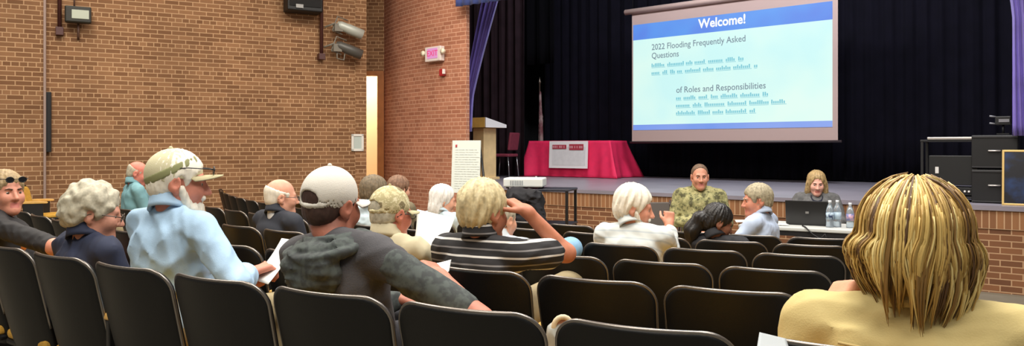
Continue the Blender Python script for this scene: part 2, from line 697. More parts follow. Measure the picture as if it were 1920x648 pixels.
def surface(prims, h, noise=None):
    lo = np.full(3, 1e9)
    hi = np.full(3, -1e9)

    def bb(p):
        if p[0] == 'c':
            r = max(p[3], p[4])
            return np.minimum(p[1], p[2]) - r, np.maximum(p[1], p[2]) + r
        R, r = p[3], p[2]
        ext = np.sqrt(((R * r[None, :]) ** 2).sum(1)) if p[0] == 'e' else np.abs(R) @ r
        return p[1] - ext, p[1] + ext
    for p in prims:
        if p[0] in 'ceb' and not p[-1]:
            a, b = bb(p)
            lo = np.minimum(lo, a)
            hi = np.maximum(hi, b)
    lo -= 3 * h + 0.012
    hi += 3 * h + 0.012
    n = np.ceil((hi - lo) / h).astype(int) + 1
    ax = [(lo[i] + h * np.arange(n[i])).astype(np.float32) for i in range(3)]
    Fd = np.full(tuple(n), 0.06, dtype=np.float32)

    def dist(p, X, Y, Z):
        if p[0] == 'c':
            a, b, r1, r2 = p[1], p[2], p[3], p[4]
            ba = b - a
            L2 = max(float(ba @ ba), 1e-9)
            px, py, pz = X - a[0], Y - a[1], Z - a[2]
            t = np.clip((px * ba[0] + py * ba[1] + pz * ba[2]) / L2, 0, 1)
            return np.sqrt((px - t * ba[0]) ** 2 + (py - t * ba[1]) ** 2 + (pz - t * ba[2]) ** 2) - (r1 + (r2 - r1) * t)
        R, c = p[3], p[1]
        px, py, pz = X - c[0], Y - c[1], Z - c[2]
        qx = px * R[0, 0] + py * R[1, 0] + pz * R[2, 0]
        qy = px * R[0, 1] + py * R[1, 1] + pz * R[2, 1]
        qz = px * R[0, 2] + py * R[1, 2] + pz * R[2, 2]
        r = p[2]
        if p[0] == 'e':
            k0 = np.sqrt((qx / r[0]) ** 2 + (qy / r[1]) ** 2 + (qz / r[2]) ** 2)
            k1 = np.sqrt((qx / r[0] ** 2) ** 2 + (qy / r[1] ** 2) ** 2 + (qz / r[2] ** 2) ** 2)
            return k0 * (k0 - 1.0) / np.maximum(k1, 1e-6)
        rd = p[4]
        dx, dy, dz = np.abs(qx) - r[0] + rd, np.abs(qy) - r[1] + rd, np.abs(qz) - r[2] + rd
        return np.sqrt(np.maximum(dx, 0) ** 2 + np.maximum(dy, 0) ** 2 + np.maximum(dz, 0) ** 2) + np.minimum(np.maximum(dx, np.maximum(dy, dz)), 0) - rd
    for p in prims:
        if p[0] == 'h':
            d = (ax[0][:, None, None] - p[1][0]) * p[2][0] + (ax[1][None, :, None] - p[1][1]) * p[2][1] + (ax[2][None, None, :] - p[1][2]) * p[2][2]
            d = d.astype(np.float32)
            k = p[3]
            hh = np.clip(0.5 + 0.5 * (d - Fd) / k, 0, 1)
            Fd = Fd * (1 - hh) + d * hh + k * hh * (1 - hh)
            continue
        k = max(p[-2], 1e-4)
        a, b = bb(p)
        m = k + 3 * h + 0.012
        i0 = np.maximum(((a - m - lo) / h).astype(int), 0)
        i1 = np.minimum(((b + m - lo) / h).astype(int) + 2, n)
        if np.any(i1 <= i0):
            continue
        sl = tuple(slice(i0[i], i1[i]) for i in range(3))
        d = dist(p, ax[0][sl[0]][:, None, None], ax[1][sl[1]][None, :, None], ax[2][sl[2]][None, None, :]).astype(np.float32)
        f = Fd[sl]
        if p[-1]:
            d = -d
            hh = np.clip(0.5 + 0.5 * (d - f) / k, 0, 1)
            Fd[sl] = f * (1 - hh) + d * hh + k * hh * (1 - hh)
        else:
            hh = np.clip(0.5 + 0.5 * (f - d) / k, 0, 1)
            Fd[sl] = f * (1 - hh) + d * hh - k * hh * (1 - hh)
    if noise is not None:
        idx = np.nonzero(np.abs(Fd) < 0.03)
        q = [ax[i][idx[i]] for i in range(3)]
        Fd[idx] += noise(*q).astype(np.float32)
    S = Fd < 0
    cnt = np.zeros(tuple(n - 1), dtype=np.int8)
    for dx in (0, 1):
        for dy in (0, 1):
            for dz in (0, 1):
                cnt += S[dx:n[0] - 1 + dx, dy:n[1] - 1 + dy, dz:n[2] - 1 + dz]
    act = (cnt > 0) & (cnt < 8)
    I = np.argwhere(act)
    ids = np.full(tuple(n - 1), -1, dtype=np.int32)
    ids[act] = np.arange(len(I))
    corner = np.array([(a, b, c) for a in (0, 1) for b in (0, 1) for c in (0, 1)])
    val = np.stack([Fd[I[:, 0] + c[0], I[:, 1] + c[1], I[:, 2] + c[2]] for c in corner], 1)
    acc = np.zeros((len(I), 3))
    num = np.zeros(len(I))
    for i in range(8):
        for j in range(i + 1, 8):
            if np.abs(corner[i] - corner[j]).sum() != 1:
                continue
            x = (val[:, i] < 0) != (val[:, j] < 0)
            den = val[:, i] - val[:, j]
            t = np.where(x, val[:, i] / np.where(den == 0, 1, den), 0)
            pt = corner[i][None, :] + t[:, None] * (corner[j] - corner[i])[None, :]
            acc += pt * x[:, None]
            num += x
    V = lo + h * (I + acc / np.maximum(num, 1)[:, None])
    Q = []
    for a in range(3):
        u, w_ = (a + 1) % 3, (a + 2) % 3
        s0 = [slice(0, n[i]) for i in range(3)]
        s1 = [slice(0, n[i]) for i in range(3)]
        s0[a] = slice(0, n[a] - 1)
        s1[a] = slice(1, n[a])
        for ee in (u, w_):
            s0[ee] = slice(1, n[ee] - 1)
            s1[ee] = slice(1, n[ee] - 1)
        A_, B_ = S[tuple(s0)], S[tuple(s1)]
        for flip, mm in ((False, A_ & ~B_), (True, ~A_ & B_)):
            J = np.argwhere(mm)
            if not len(J):
                continue
            J[:, u] += 1
            J[:, w_] += 1
            du = np.zeros(3, int); du[u] = 1
            dw_ = np.zeros(3, int); dw_[w_] = 1
            g = lambda K: ids[K[:, 0], K[:, 1], K[:, 2]]
            quad = np.stack([g(J - du - dw_), g(J - dw_), g(J), g(J - du)], 1)
            if flip:
                quad = quad[:, ::-1]
            Q.append(quad)
    Q = np.concatenate(Q)
    # one light smoothing pass
    for _ in range(2):
        s = np.zeros_like(V)
        cn = np.zeros(len(V))
        for i in range(4):
            a, b = Q[:, i], Q[:, (i + 1) % 4]
            for c in range(3):
                s[:, c] += np.bincount(a, V[b, c], len(V)) + np.bincount(b, V[a, c], len(V))
            cn += np.bincount(a, minlength=len(V)) + np.bincount(b, minlength=len(V))
        V = V * 0.6 + 0.4 * s / np.maximum(cn, 1)[:, None]
    return V, Q


def np_mesh(name, V, Q, m, parent=None, faces_mi=None):
    me = bpy.data.meshes.new(name)
    me.vertices.add(len(V))
    me.vertices.foreach_set('co', V.astype(np.float32).ravel())
    me.loops.add(len(Q) * 4)
    me.loops.foreach_set('vertex_index', Q.astype(np.int32).ravel())
    me.polygons.add(len(Q))
    me.polygons.foreach_set('loop_start', (np.arange(len(Q)) * 4).astype(np.int32))
    me.polygons.foreach_set('use_smooth', np.ones(len(Q), dtype=bool))
    if faces_mi is not None:
        me.polygons.foreach_set('material_index', faces_mi.astype(np.int32))
    me.update(calc_edges=True)
    me.validate()
    return link(name, me, m, parent)


def vol(name, prims, h, m, parent=None, noise=None):
    V, Q = surface(prims, h, noise)
    return np_mesh(name, V, Q, m, parent)


def wrinkles(amp, freq=22.0, seed=0, stretch=(1, 1, 1)):
    """soft sharp-crested folds running in a few directions"""
    r = np.random.RandomState(seed)
    ks = r.normal(size=(6, 3)) * np.array(stretch)
    ks = ks / np.linalg.norm(ks, axis=1)[:, None] * freq * np.array([1, 1.3, 1.9, 2.6, .5, .7])[:, None]
    ph = r.uniform(0, 6.28, size=6)

    def f(x, y, z):
        w1 = np.sin(ks[4, 0] * x + ks[4, 1] * y + ks[4, 2] * z + ph[4])
        w2 = np.sin(ks[5, 0] * x + ks[5, 1] * y + ks[5, 2] * z + ph[5])
        s = 0
        for i, wt in enumerate((.9, .8, .5, .3)):
            a = np.sin(ks[i, 0] * x + ks[i, 1] * y + ks[i, 2] * z + ph[i] + 1.5 * w1 + .8 * w2)
            m = np.clip(.55 + .6 * np.sin(ph[i] + 1.3 * i + 2.0 * w1 - 1.2 * w2), 0, 1)
            s = s + wt * m * (2 * np.abs(a) ** .7 - 1)
        return amp * s
    return f


def rot_z(d):
    a = math.radians(d)
    return np.array([[math.cos(a), -math.sin(a), 0], [math.sin(a), math.cos(a), 0], [0, 0, 1]])


def rot_x(d):
    a = math.radians(d)
    return np.array([[1, 0, 0], [0, math.cos(a), -math.sin(a)], [0, math.sin(a), math.cos(a)]])


def rot_y(d):
    a = math.radians(d)
    return np.array([[math.cos(a), 0, math.sin(a)], [0, 1, 0], [-math.sin(a), 0, math.cos(a)]])


def facing(x, y, tx=None, ty=None):
    """heading of a seat at x, y: towards the centre of the rows unless a target is given"""
    dx, dy = (CEN.x if tx is None else tx) - x, (CEN.y if ty is None else ty) - y
    return math.degrees(math.atan2(-dx, dy))


SKIN = {}
ROW_R = [14.93, 14.10, 13.30, 12.44, 11.60, 10.80]


def skin(name, col):
    if name not in SKIN:
        m = mat('skin_' + name, col, 0.55, var=0.10, vscale=26, bump=0.08, bscale=150)
        m.node_tree.nodes['Principled BSDF'].inputs['Subsurface Weight'].default_value = 0.08
        m.node_tree.nodes['Principled BSDF'].inputs['Subsurface Radius'].default_value = (0.01, 0.004, 0.002)
        SKIN[name] = m
    return SKIN[name]


class Fig:
    """a seated figure: x to its right, y ahead, z up, standing point on the floor under the hips"""

    def __init__(s, label, u, z, vtop, yaw=None, sc=1.0, lean=-6, side=0, twist=0, head=(0, 0, 0), wide=1.0, belly=0.0,
                 tone=('fair', (214, 156, 128)), R=None, L=None, vox=0.0065, group=None, hdz=0.0, hfw=0.0, tseat=0.555, name='person', row=None, back=.30, hsx=0.0):
        if row is not None:      # sit in that row: same column, depth where the row runs
            z = min((abs(math.hypot((u - 960) / F * q - CEN.x, q - CEN.y) - (ROW_R[row] - back)), q) for q in np.arange(z * .86, z * 1.14, .005))[1]
        s.z = z
        p = P(u, vtop, z)
        s.x, s.y, top = p.x, p.y, p.z
        s.floor = ground(s.x, s.y)
        s.yaw = facing(s.x, s.y) if yaw is None else yaw
        s.root = empty(name, (s.x, s.y, s.floor), math.radians(s.yaw), label, 'person', group)
        s.sc, s.vox, s.wide, s.belly = sc, vox, wide, belly
        s.tone = skin(*tone)
        s.hip = tseat
        top = top - s.floor
        s.Tr = rot_z(twist) @ rot_y(side) @ rot_x(-lean)
        nk = s.Tr @ np.array([0, 0, 1.0])
        s.tl = (top - 0.246 * sc - hdz - s.hip) / nk[2]
        # keep the head over the measured column: hips move back by the lean
        off = nk * s.tl
        s.off = np.array([-off[0] + hsx, -off[1] - 0.02 - hfw, 0.0])
        s.c7 = s.T(0, 0, 1.0)
        s.H = s.Tr0(head)
        s.ho = s.c7 + np.array([-hsx, 0.02 + hfw, 0.123 * sc + hdz])
        s.arm = {}
        for sd, spec in ((1, R), (-1, L)):
            sh = s.T(sd * 0.182 * wide, -0.01, 0.885)
            if spec is None:
                el = sh + np.array([sd * 0.02, 0.09, -0.265]) * sc
                wr = np.array([sd * 0.07, sh[1] + 0.30, el[2] - 0.02])
                spec = dict(el=el, wr=wr)
            s.arm[sd] = (sh, v3(spec['el']), v3(spec['wr']), spec)

    def Tr0(s, head):
        return rot_z(head[0]) @ rot_x(head[1]) @ rot_y(head[2])

    def T(s, x, y, t):
        return s.Tr @ np.array([x * s.sc, y * s.sc, t * s.tl]) + np.array([s.off[0], s.off[1], s.hip])

    def loc(s, u, v, z):
        """pixel and depth to this figure's own frame"""
        p = P(u, v, z)
        d = np.array([p.x - s.x, p.y - s.y, p.z - s.floor])
        return rot_z(-s.yaw) @ d

    def h(s, x, y, z):
        return s.ho + s.H @ (np.array([x, y, z]) * s.sc)

    def arms_from(s, sd, el, wr, **kw):
        sh = s.arm[sd][0]
        s.arm[sd] = (sh, v3(el), v3(wr), dict(el=el, wr=wr, **kw))

    # ---- volumes
    def torso(s, g=0.0):
        w_, b = s.wide, s.belly
        q = s.sc
        T = s.T
        Rr = s.Tr
        g = g - .004
        pr = [b_(T(0, -.004, 0.66), np.array([.158 * w_ * q + g, .098 * q + g, .27 * s.tl + g]), .085 * q + g * .6, Rr, .03),
              e_(T(0, .02, .72), ((.145 * w_ * q + g), .105 * q + g, .22 * s.tl + g), Rr, .04),
              e_(T(0, .03 + b * .4, .33), ((.150 * w_ + b * .6) * q + g, (.122 + b) * q + g, .34 * s.tl + g), Rr, .05),
              e_(T(0, 0, .04), ((.172 * w_ + b * .4) * q + g,   .145 * q + g, .13 * q + g), Rr, .06),
              c_(T(-.155 * w_, -.012, .905), T(.155 * w_, -.012, .905), .048 * q + g, .048 * q + g, .03)]
        for sd in (-1, 1):
            pr.append(c_(T(sd * .03, -.015, 1.0), T(sd * .15 * w_, -.012, .925), .040 * q + g, .040 * q + g, .03))
        return pr

    def neck(s, g=0.0, top=-.06):
        return [c_(s.T(0, -.008, .93), s.h(0, -.022, top), .060 * s.sc + g, .053 * s.sc + g, .025)]

    def headp(s):
        h, H, q = s.h, s.H, s.sc

        def E_(c, r, R=None, k=.02):
            return e_(h(*c), np.array(r) * q, H if R is None else H @ R, k * q)

        def C_(a, b, r1, r2, k=.012):
            return c_(h(*a), h(*b), r1 * q, r2 * q, k * q)
        pr = [E_((0, -.012, .036), (.075, .096, .087)),
              E_((0, .034, -.03), (.061, .062, .086), k=.03),
              E_((0, .078, -.097), (.023, .02, .02), k=.03)]
        for d in (-1, 1):
            pr += [C_((d * .050, .0, -.055), (d * .012, .072, -.098), .02, .018, k=.03),
                   E_((d * .040, .066, -.028), (.022, .026, .026), k=.03)]
        pr.append(C_((-.034, .083, .024), (.034, .083, .024), .010, .010, k=.016))
        for d in (-1, 1):
            pr.append(neg(E_((d * .031, .100, .002), (.017, .013, .0085), k=.010)))
        pr += [C_((0, .092, .012), (0, .116, -.030), .008, .0125, k=.012)]
        for d in (-1, 1):
            pr.append(E_((d * .012, .104, -.034), (.009, .010, .008), k=.008))
        pr += [C_((-.017, .089, -.060), (.017, .089, -.060), .0065, .0065, k=.008),
               C_((-.014, .089, -.074), (.014, .089, -.074), .0075, .0075, k=.008),
               neg(C_((-.021, .099, -.0668), (.021, .099, -.0668), .003, .003, k=.004))]
        for d in (-1, 1):
            Re = rot_z(d * -22) @ rot_x(-12)
            pr += [E_((d * .079, -.012, -.004), (.011, .025, .034), Re, k=.008),
                   neg(E_((d * .090, -.006, .000), (.007, .013, .018), Re, k=.006)),
                   E_((d * .077, -.002, -.034), (.009, .011, .011), Re, k=.008)]
        return pr

    def handp(s, sd):
        sh, el, wr, sp = s.arm[sd]
        q = s.sc * sp.get('hs', 1.0)
        y = v3(sp['dir']) if 'dir' in sp else (wr - el)
        y = y / np.linalg.norm(y)
        zb = v3(sp.get('nrm', (0, 0, 1)))
        zb = zb - y * (zb @ y)
        if np.linalg.norm(zb) < 1e-3:
            zb = np.array([1.0, 0, 0]) - y * y[0]
        zb /= np.linalg.norm(zb)
        xb = np.cross(y, zb)
        B = np.stack([xb, y, zb], 1)       # columns
        curl = sp.get('curl', 25)
        tx = -sd * sp.get('thumb', 1)       # side of the thumb
        W = lambda x, yy, z: wr + B @ (np.array([x, yy, z]) * q)
        pr = [c_(wr - y * .01, W(0, .02, 0), .026 * q, .026 * q, .015),
              b_(W(0, .052, 0), np.array([.040, .046, .0145]) * q, .013 * q, B, .012)]
        for i, (fx, L, r) in enumerate(((-.0305, .066, .0083), (-.0105, .080, .0088), (.0105, .076, .0086), (.030, .060, .0076))):
            x0 = -fx * tx
            p = np.array([x0, .090, 0.0])
            ang = 0.0
            d = np.array([x0 * sp.get('fan', 1.2), 1.0, 0]); d /= np.linalg.norm(d)
            for j, fr in enumerate((.45, .32, .26)):
                ang += math.radians(curl * (1.0 if j == 0 else 1.15) + i * 2)
                dd = np.array([d[0] * math.cos(ang), d[1] * math.cos(ang), -math.sin(ang)])
                p2 = p + dd * L * fr
                pr.append(c_(W(*p), W(*p2), (r - j * .0006) * q, (r - (j + 1) * .0006) * q, .003))
                p = p2
        tc_ = sp.get('tcurl', 20)
        a = np.array([tx * .030, .022, -.006])
        m1 = a + np.array([tx * .026, .026, -.010])
        m2 = m1 + np.array([tx * .010 * (1 - tc_ / 60), .028, -.006 - tc_ * .0003])
        m3 = m2 + np.array([-tx * .004 * tc_ / 20, .022, -.004 - tc_ * .0004])
        pr += [c_(W(*a), W(*m1), .0135 * q, .0115 * q, .012), c_(W(*m1), W(*m2), .0112 * q, .0098 * q, .004), c_(W(*m2), W(*m3), .0098 * q, .0082 * q, .004)]
        return pr

    def armp(s, sd, g=0.0, upto=2.0, flare=0.0, r=(.050, .041, .039, .028)):
        sh, el, wr, sp = s.arm[sd]
        q = s.sc
        pr = []
        if upto >= 1:
            pr.append(c_(sh, el, r[0] * q + g, r[1] * q + g, .03))
            if upto > 1:
                w2 = el + (wr - el) * (upto - 1)
                rr = r[2] + (r[3] - r[2]) * (upto - 1)
                pr.append(c_(el, w2, r[2] * q + g, rr * q + g + flare, .02))
        else:
            e2 = sh + (el - sh) * upto
            pr.append(c_(sh, e2, r[0] * q + g, (r[1] + .004) * q + g + flare, .03))
        return pr

    def legp(s, g=0.0):
        q = s.sc
        pr = []
        for d in (-1, 1):
            hp = s.T(d * .09, .02, .0)
            kn = hp + np.array([d * .03, .43 * q, .0])
            an = np.array([kn[0], kn[1] - .03, .09])
            if d in s.knee:
                kn = v3(s.knee[d])
                an = kn + np.array([-d * .30, .02, -.20])
            pr += [c_(hp, kn, .085 * q + g, .058 * q + g, .04), c_(kn, an, .056 * q + g, .038 * q + g + (.012 if g else 0), .02)]
        return pr

    def body(s, extra=(), lips=False, hands=(1, -1), sleeves=2):
        pr = s.torso(-.012) + s.neck() + s.headp()
        for sd in (-1, 1):
            pr += s.armp(sd)
            if sd in hands:
                pr += s.handp(sd)
            else:
                pr += [c_(s.arm[sd][2], s.arm[sd][2] + (s.arm[sd][2] - s.arm[sd][1]) / np.linalg.norm(s.arm[sd][2] - s.arm[sd][1]) * .06, .028, .03, .02)] + s.handp(sd)
        pr += s.legp(-.006)
        for d in (-1, 1):
            hp = s.T(d * .09, .02, .0)
            kn = hp + np.array([d * .03, .43 * s.sc, .0])
            pr.append(c_((kn[0], kn[1] - .04, .06), (kn[0], kn[1] + .12, .04), .04, .032, .02))
        pr += list(extra)
        V, Q = surface(pr, s.vox)
        mi = None
        ms = [s.tone]
        if lips:
            c = V[Q].mean(1)
            lc = (c - s.ho) @ s.H / s.sc
            mi = ((np.abs(lc[:, 0]) < .024) & (lc[:, 1] > .086) & (lc[:, 2] < -.054) & (lc[:, 2] > -.081)).astype(np.int32)
            ms.append(mat('lips', (190, 112, 100), 0.55))
        o = np_mesh('body', V, Q, ms, s.root, mi)
        return o

    def eyes(s, iris=(60, 44, 34)):
        for d in (-1, 1):
            bm = BM()
            bmesh.ops.create_uvsphere(bm, u_segments=14, v_segments=10, radius=.0125 * s.sc)
            c = s.h(d * .031, .0775, .002)
            f = s.H @ np.array([0, 1, 0])
            for fc in bm.faces:
                n = fc.calc_center_median().normalized()
                fc.smooth = True
                fc.material_index = 1 if n.dot(Vector(f)) > 0.80 else 0
            bmesh.ops.translate(bm, verts=bm.verts[:], vec=Vector(c))
            obj('eye', bm, [mat('eye_white', (206, 192, 180), 0.4), mat('iris_%d' % iris[0], iris, 0.25)], s.root)

    def brows(s, m):
        for d in (-1, 1):
            pts = [s.h(d * .014, .0985, .021), s.h(d * .030, .0965, .027), s.h(d * .046, .082, .021)]
            bm = BM()
            tube(bm, pts, [.004, .0042, .002], 6)
            obj('eyebrow', bm, m, s.root)

    # ---- clothes
    def top(s, name, m, g=.016, sleeve=2.0, amp=.006, freq=24, seed=1, h=.009, collar=True, flare=.0, extra=(), arms=(1, -1), hem=None, stretch=(1, 1, 1)):
        pr = s.torso(g)
        for sd in arms:
            pr += s.armp(sd, g - .002, sleeve * .97 if sleeve > 1 else sleeve, flare)
        if sleeve <= 1:
            for sd in (-1, 1):
                sh, el, wr, sp = s.arm[sd]
        pr += list(extra)
        o = vol(name, pr, h, m, s.root, wrinkles(amp, freq, seed, stretch) if amp else None)
        if collar:
            a = s.T(0, -.014, 1.0)
            ax = s.h(0, -.024, -.06) - a
            ax = ax / np.linalg.norm(ax)
            ex = np.cross(ax, s.Tr[:, 1]); ex /= np.linalg.norm(ex)
            ey = np.cross(ax, ex)
            hh = .030 + .022 * collar_frac(collar)
            bm = BM()
            rings = []
            for rr_, zz in ((.080, .012), (.076, .030), (.068, .030 + hh), (.064, .032 + hh), (.062, .028 + hh), (.064, .02)):
                rings.append([bm.verts.new(Vector(a + ax * (zz - .016 * math.cos(t) * (-1 if True else 1)) * s.sc + (ex * math.sin(t) + ey * math.cos(t) * 1.04) * rr_ * s.sc)) for t in [2 * math.pi * i / 30 for i in range(30)]])
            for i in range(6):
                r0, r1 = rings[i], rings[(i + 1) % 6]
                for k in range(30):
                    bm.faces.new((r0[k], r0[(k + 1) % 30], r1[(k + 1) % 30], r1[k]))
            obj('collar', bm, m, s.root, smooth=True)
        return o

    knee = {}

    def legs(s, m, shoe=None, g=.014):
        vol('trousers', s.legp(g) + [e_(s.T(0, 0, .03), (.185 * s.wide * s.sc, .155, .13), s.Tr, .05)], .014, m, s.root)
        if shoe is not None:
            for d in (-1, 1):
                hp = s.T(d * .09, .02, .0)
                kn = hp + np.array([d * .03, .43 * s.sc, .0])
                vol('shoe', [c_((kn[0], kn[1] - .06, .058), (kn[0], kn[1] + .02, .07), .052, .052, .03), c_((kn[0], kn[1], .05), (kn[0] + d * .02, kn[1] + .15, .045), .05, .043, .03), cut((0, 0, .008), (0, 0, -1))], .012, shoe, s.root)

    # ---- hair and headwear
    def hair(s, name, m, prims, h=.006, amp=.003, strands=26, seed=3, mode='strand'):
        H, ho, q = s.H, s.ho, s.sc
        r = np.random.RandomState(seed)
        ph = r.uniform(0, 6.28, 4)
        pr = []
        for p in prims:
            if p[0] == 'e':
                pr.append(('e', s.h(*p[1]), p[2] * q, H @ p[3], p[4] * q, p[5]))
            elif p[0] == 'c':
                pr.append(('c', s.h(*p[1]), s.h(*p[2]), p[3] * q, p[4] * q, p[5] * q, p[6]))
            elif p[0] == 'b':
                pr.append(('b', s.h(*p[1]), p[2] * q, H @ p[3], p[4] * q, p[5] * q, p[6]))
            elif p[0] == 'h':
                pr.append(('h', s.h(*p[1]), H @ p[2], p[3] * q))

        def f(x, y, z):
            d = np.stack([x - ho[0], y - ho[1], z - ho[2]], 1) @ H / q
            if mode == 'curl':
                return amp * (np.sin(95 * d[:, 0] + ph[0] + 2 * np.sin(60 * d[:, 2])) + np.sin(90 * d[:, 1] + ph[1] + 2 * np.sin(70 * d[:, 0])) + np.sin(100 * d[:, 2] + ph[2] + 2 * np.sin(66 * d[:, 1])))
            az = np.arctan2(d[:, 0], d[:, 1] + .03)
            el = d[:, 2]
            a = np.sin(strands * az + 6 * np.sin(22 * el + ph[0]) * .35 + ph[1]) + .7 * np.sin(strands * 1.9 * az + 18 * el + ph[2]) + .6 * np.sin(strands * .6 * az + 40 * el + ph[3])
            return amp * a
        return vol(name, pr, h, m, s.root, f)

    def short_hair(s, m, thick=.010, low=-.045, face=.060, top=True, amp=.0022, seed=3, name='hair', bald=0.0, extra=()):
        pr = [e_((0, -.014, .036), (.076 + thick, .097 + thick, .088 + thick)),
              e_((0, -.055, -.02), (.062 + thick * .6, .045 + thick, .055), None, .02)]
        pr += list(extra)
        pr += [cut((0, 0, low), (0, .25, -1), .008),
               cut((0, face, .03), (0, 1, -.62), .01),
               neg(e_((0, .10, -.03), (.085, .092, .082), None, .008)),
               neg(e_((.092, .012, -.008), (.030, .020, .040), None, .006)), neg(e_((-.092, .012, -.008), (.030, .020, .040), None, .006))]
        if bald:
            pr.append(neg(e_((0, .01, .125), (.10, .115, bald), None, .02)))
        return s.hair(name, m, pr, amp=amp, seed=seed)

    def cap(s, m, mb=None, tilt=0.0, back_hole=False, brim=True, low=.010, brim_tilt=0, name='baseball_cap', band=None):
        R = rot_x(tilt)
        g = lambda c: R @ np.array(c)
        pr = [e_(g((0, -.012, .040)), (.086, .107, .098), R), cut(g((0, 0, low)), R @ np.array([0, .10, -1.0]), .004),
              neg(e_(g((0, -.012, .030)), (.079, .100, .089), R, .004))]
        if back_hole:
            pr.append(neg(e_(g((0, -.115, low + .028)), (.043, .03, .030), R, .003)))
            pr.append(c_(g((-.05, -.092, low + .010)), g((0, -.1135, low + .008)), .0075, .0075, .004))
            pr.append(c_(g((.05, -.092, low + .010)), g((0, -.1135, low + .008)), .0075, .0075, .004))
        o = s.hair(name, m, pr, h=.005, amp=0)
        b = BM()
        c = s.h(*g((0, -.012, .139)))
        bmesh.ops.create_uvsphere(b, u_segments=10, v_segments=6, radius=.008 * s.sc)
        bmesh.ops.translate(b, verts=b.verts[:], vec=Vector(c))
        obj('cap_button', b, m, o, smooth=True)
        if brim:
            bm = BM()
            Rb = R @ rot_x(brim_tilt)
            top, bot = [], []
            n = 16
            for i in range(n + 1):
                a = math.radians(-58 + 116 * i / n)
                inn = np.array([.084 * math.sin(a), -.012 + .104 * math.cos(a), low + .006])
                ext = .076 * (max(0.0, math.cos(a * 1.5)) ** .5) + .001
                out = inn + np.array([.012 * math.sin(a), ext, -.012 * (math.sin(a) ** 2) * 1.6 - ext * .10])
                rows = []
                for dz in (.0025, -.0025):
                    rows.append([bm.verts.new(Vector(s.h(*(R @ (inn + (out - inn) * f + np.array([0, 0, dz])))))) for f in (0, .5, 1)])
                top.append(rows[0]); bot.append(rows[1])
            for i in range(n):
                for j in range(2):
                    bm.faces.new((top[i][j], top[i + 1][j], top[i + 1][j + 1], top[i][j + 1]))
                    bm.faces.new((bot[i][j], bot[i][j + 1], bot[i + 1][j + 1], bot[i + 1][j]))
                bm.faces.new((top[i][2], top[i + 1][2], bot[i + 1][2], bot[i][2]))
                bm.faces.new((top[i][0], bot[i][0], bot[i + 1][0], top[i + 1][0]))
            for i in (0, n):
                bm.faces.new((top[i][0], top[i][1], bot[i][1], bot[i][0]))
                bm.faces.new((top[i][1], top[i][2], bot[i][2], bot[i][1]))
            obj('brim', bm, mb or m, o, smooth=True)
        return o

    def glasses(s, m, lens=True, dz=0.0, dy=0.0, tilt=0, name='glasses', dark=False):
        g = lambda x, y, z: s.h(x, y + dy, z + dz)
        bm = BM()
        for d in (-1, 1):
            pts = [g(d * .033 + .021 * math.cos(a), .113, .002 + .016 * math.sin(a)) for a in [2 * math.pi * i / 14 for i in range(15)]]
            tube(bm, pts, .0022, 6)
            tube(bm, [g(d * .055, .111, .006), g(d * .074, .09, .008), g(d * .083, .02, .006), g(d * .083, -.01, .002), g(d * .082, -.03, -.012)], .0024, 6)
        tube(bm, [g(-.013, .115, .004), g(0, .119, .006), g(.013, .115, .004)], .002, 6)
        o = obj(name, bm, m, s.root)
        if dark:
            b2 = BM()
            for d in (-1, 1):
                ring = [b2.verts.new(Vector(g(d * .033 + .020 * math.cos(a), .114, .002 + .015 * math.sin(a)))) for a in [2 * math.pi * i / 14 for i in range(14)]]
                rg2 = [b2.verts.new(Vector(g(d * .033 + .020 * math.cos(a), .1115, .002 + .015 * math.sin(a)))) for a in [2 * math.pi * i / 14 for i in range(14)]]
                b2.faces.new(ring)
                b2.faces.new(rg2[::-1])
                for i in range(14):
                    b2.faces.new((ring[i], ring[(i + 1) % 14], rg2[(i + 1) % 14], rg2[i]))
            obj('lens', b2, mat('lens_dark', (14, 14, 16), 0.1), o)
        return o


def collar_frac(c):
    return 0.5 if c is True else float(c)


def sheet(name, corners, m, label, cat='paper', group=None, bend=0.02, thick=.0022, n=10):
    """a slightly bowed sheet between four corner points"""
    c = [Vector(p) for p in corners]
    nrm = (c[1] - c[0]).cross(c[3] - c[0]).normalized()
    org = sum(c, Vector()) / 4
    bm = BM()
    g = [[], []]
    for k, d in enumerate((0.0, thick)):
        for j in range(n + 1):
            row = []
            for i in range(n + 1):
                s_, t_ = i / n, j / n
                p = c[0] * (1 - s_) * (1 - t_) + c[1] * s_ * (1 - t_) + c[2] * s_ * t_ + c[3] * (1 - s_) * t_
                p = p + nrm * (bend * math.sin(math.pi * s_) + d) - org
                row.append(bm.verts.new(p))
            g[k].append(row)
    for k in (0, 1):
        for j in range(n):
            for i in range(n):
                f = bm.faces.new((g[k][j][i], g[k][j][i + 1], g[k][j + 1][i + 1], g[k][j + 1][i]))
                f.smooth = True
    for i in range(n):
        for j in (0, n):
            bm.faces.new((g[0][j][i], g[0][j][i + 1], g[1][j][i + 1], g[1][j][i]))
            bm.faces.new((g[0][i][j], g[0][i + 1][j], g[1][i + 1][j], g[1][i][j]))
    o = obj(name, bm, m)
    o.location = org
    return finish(o, label, cat, group)
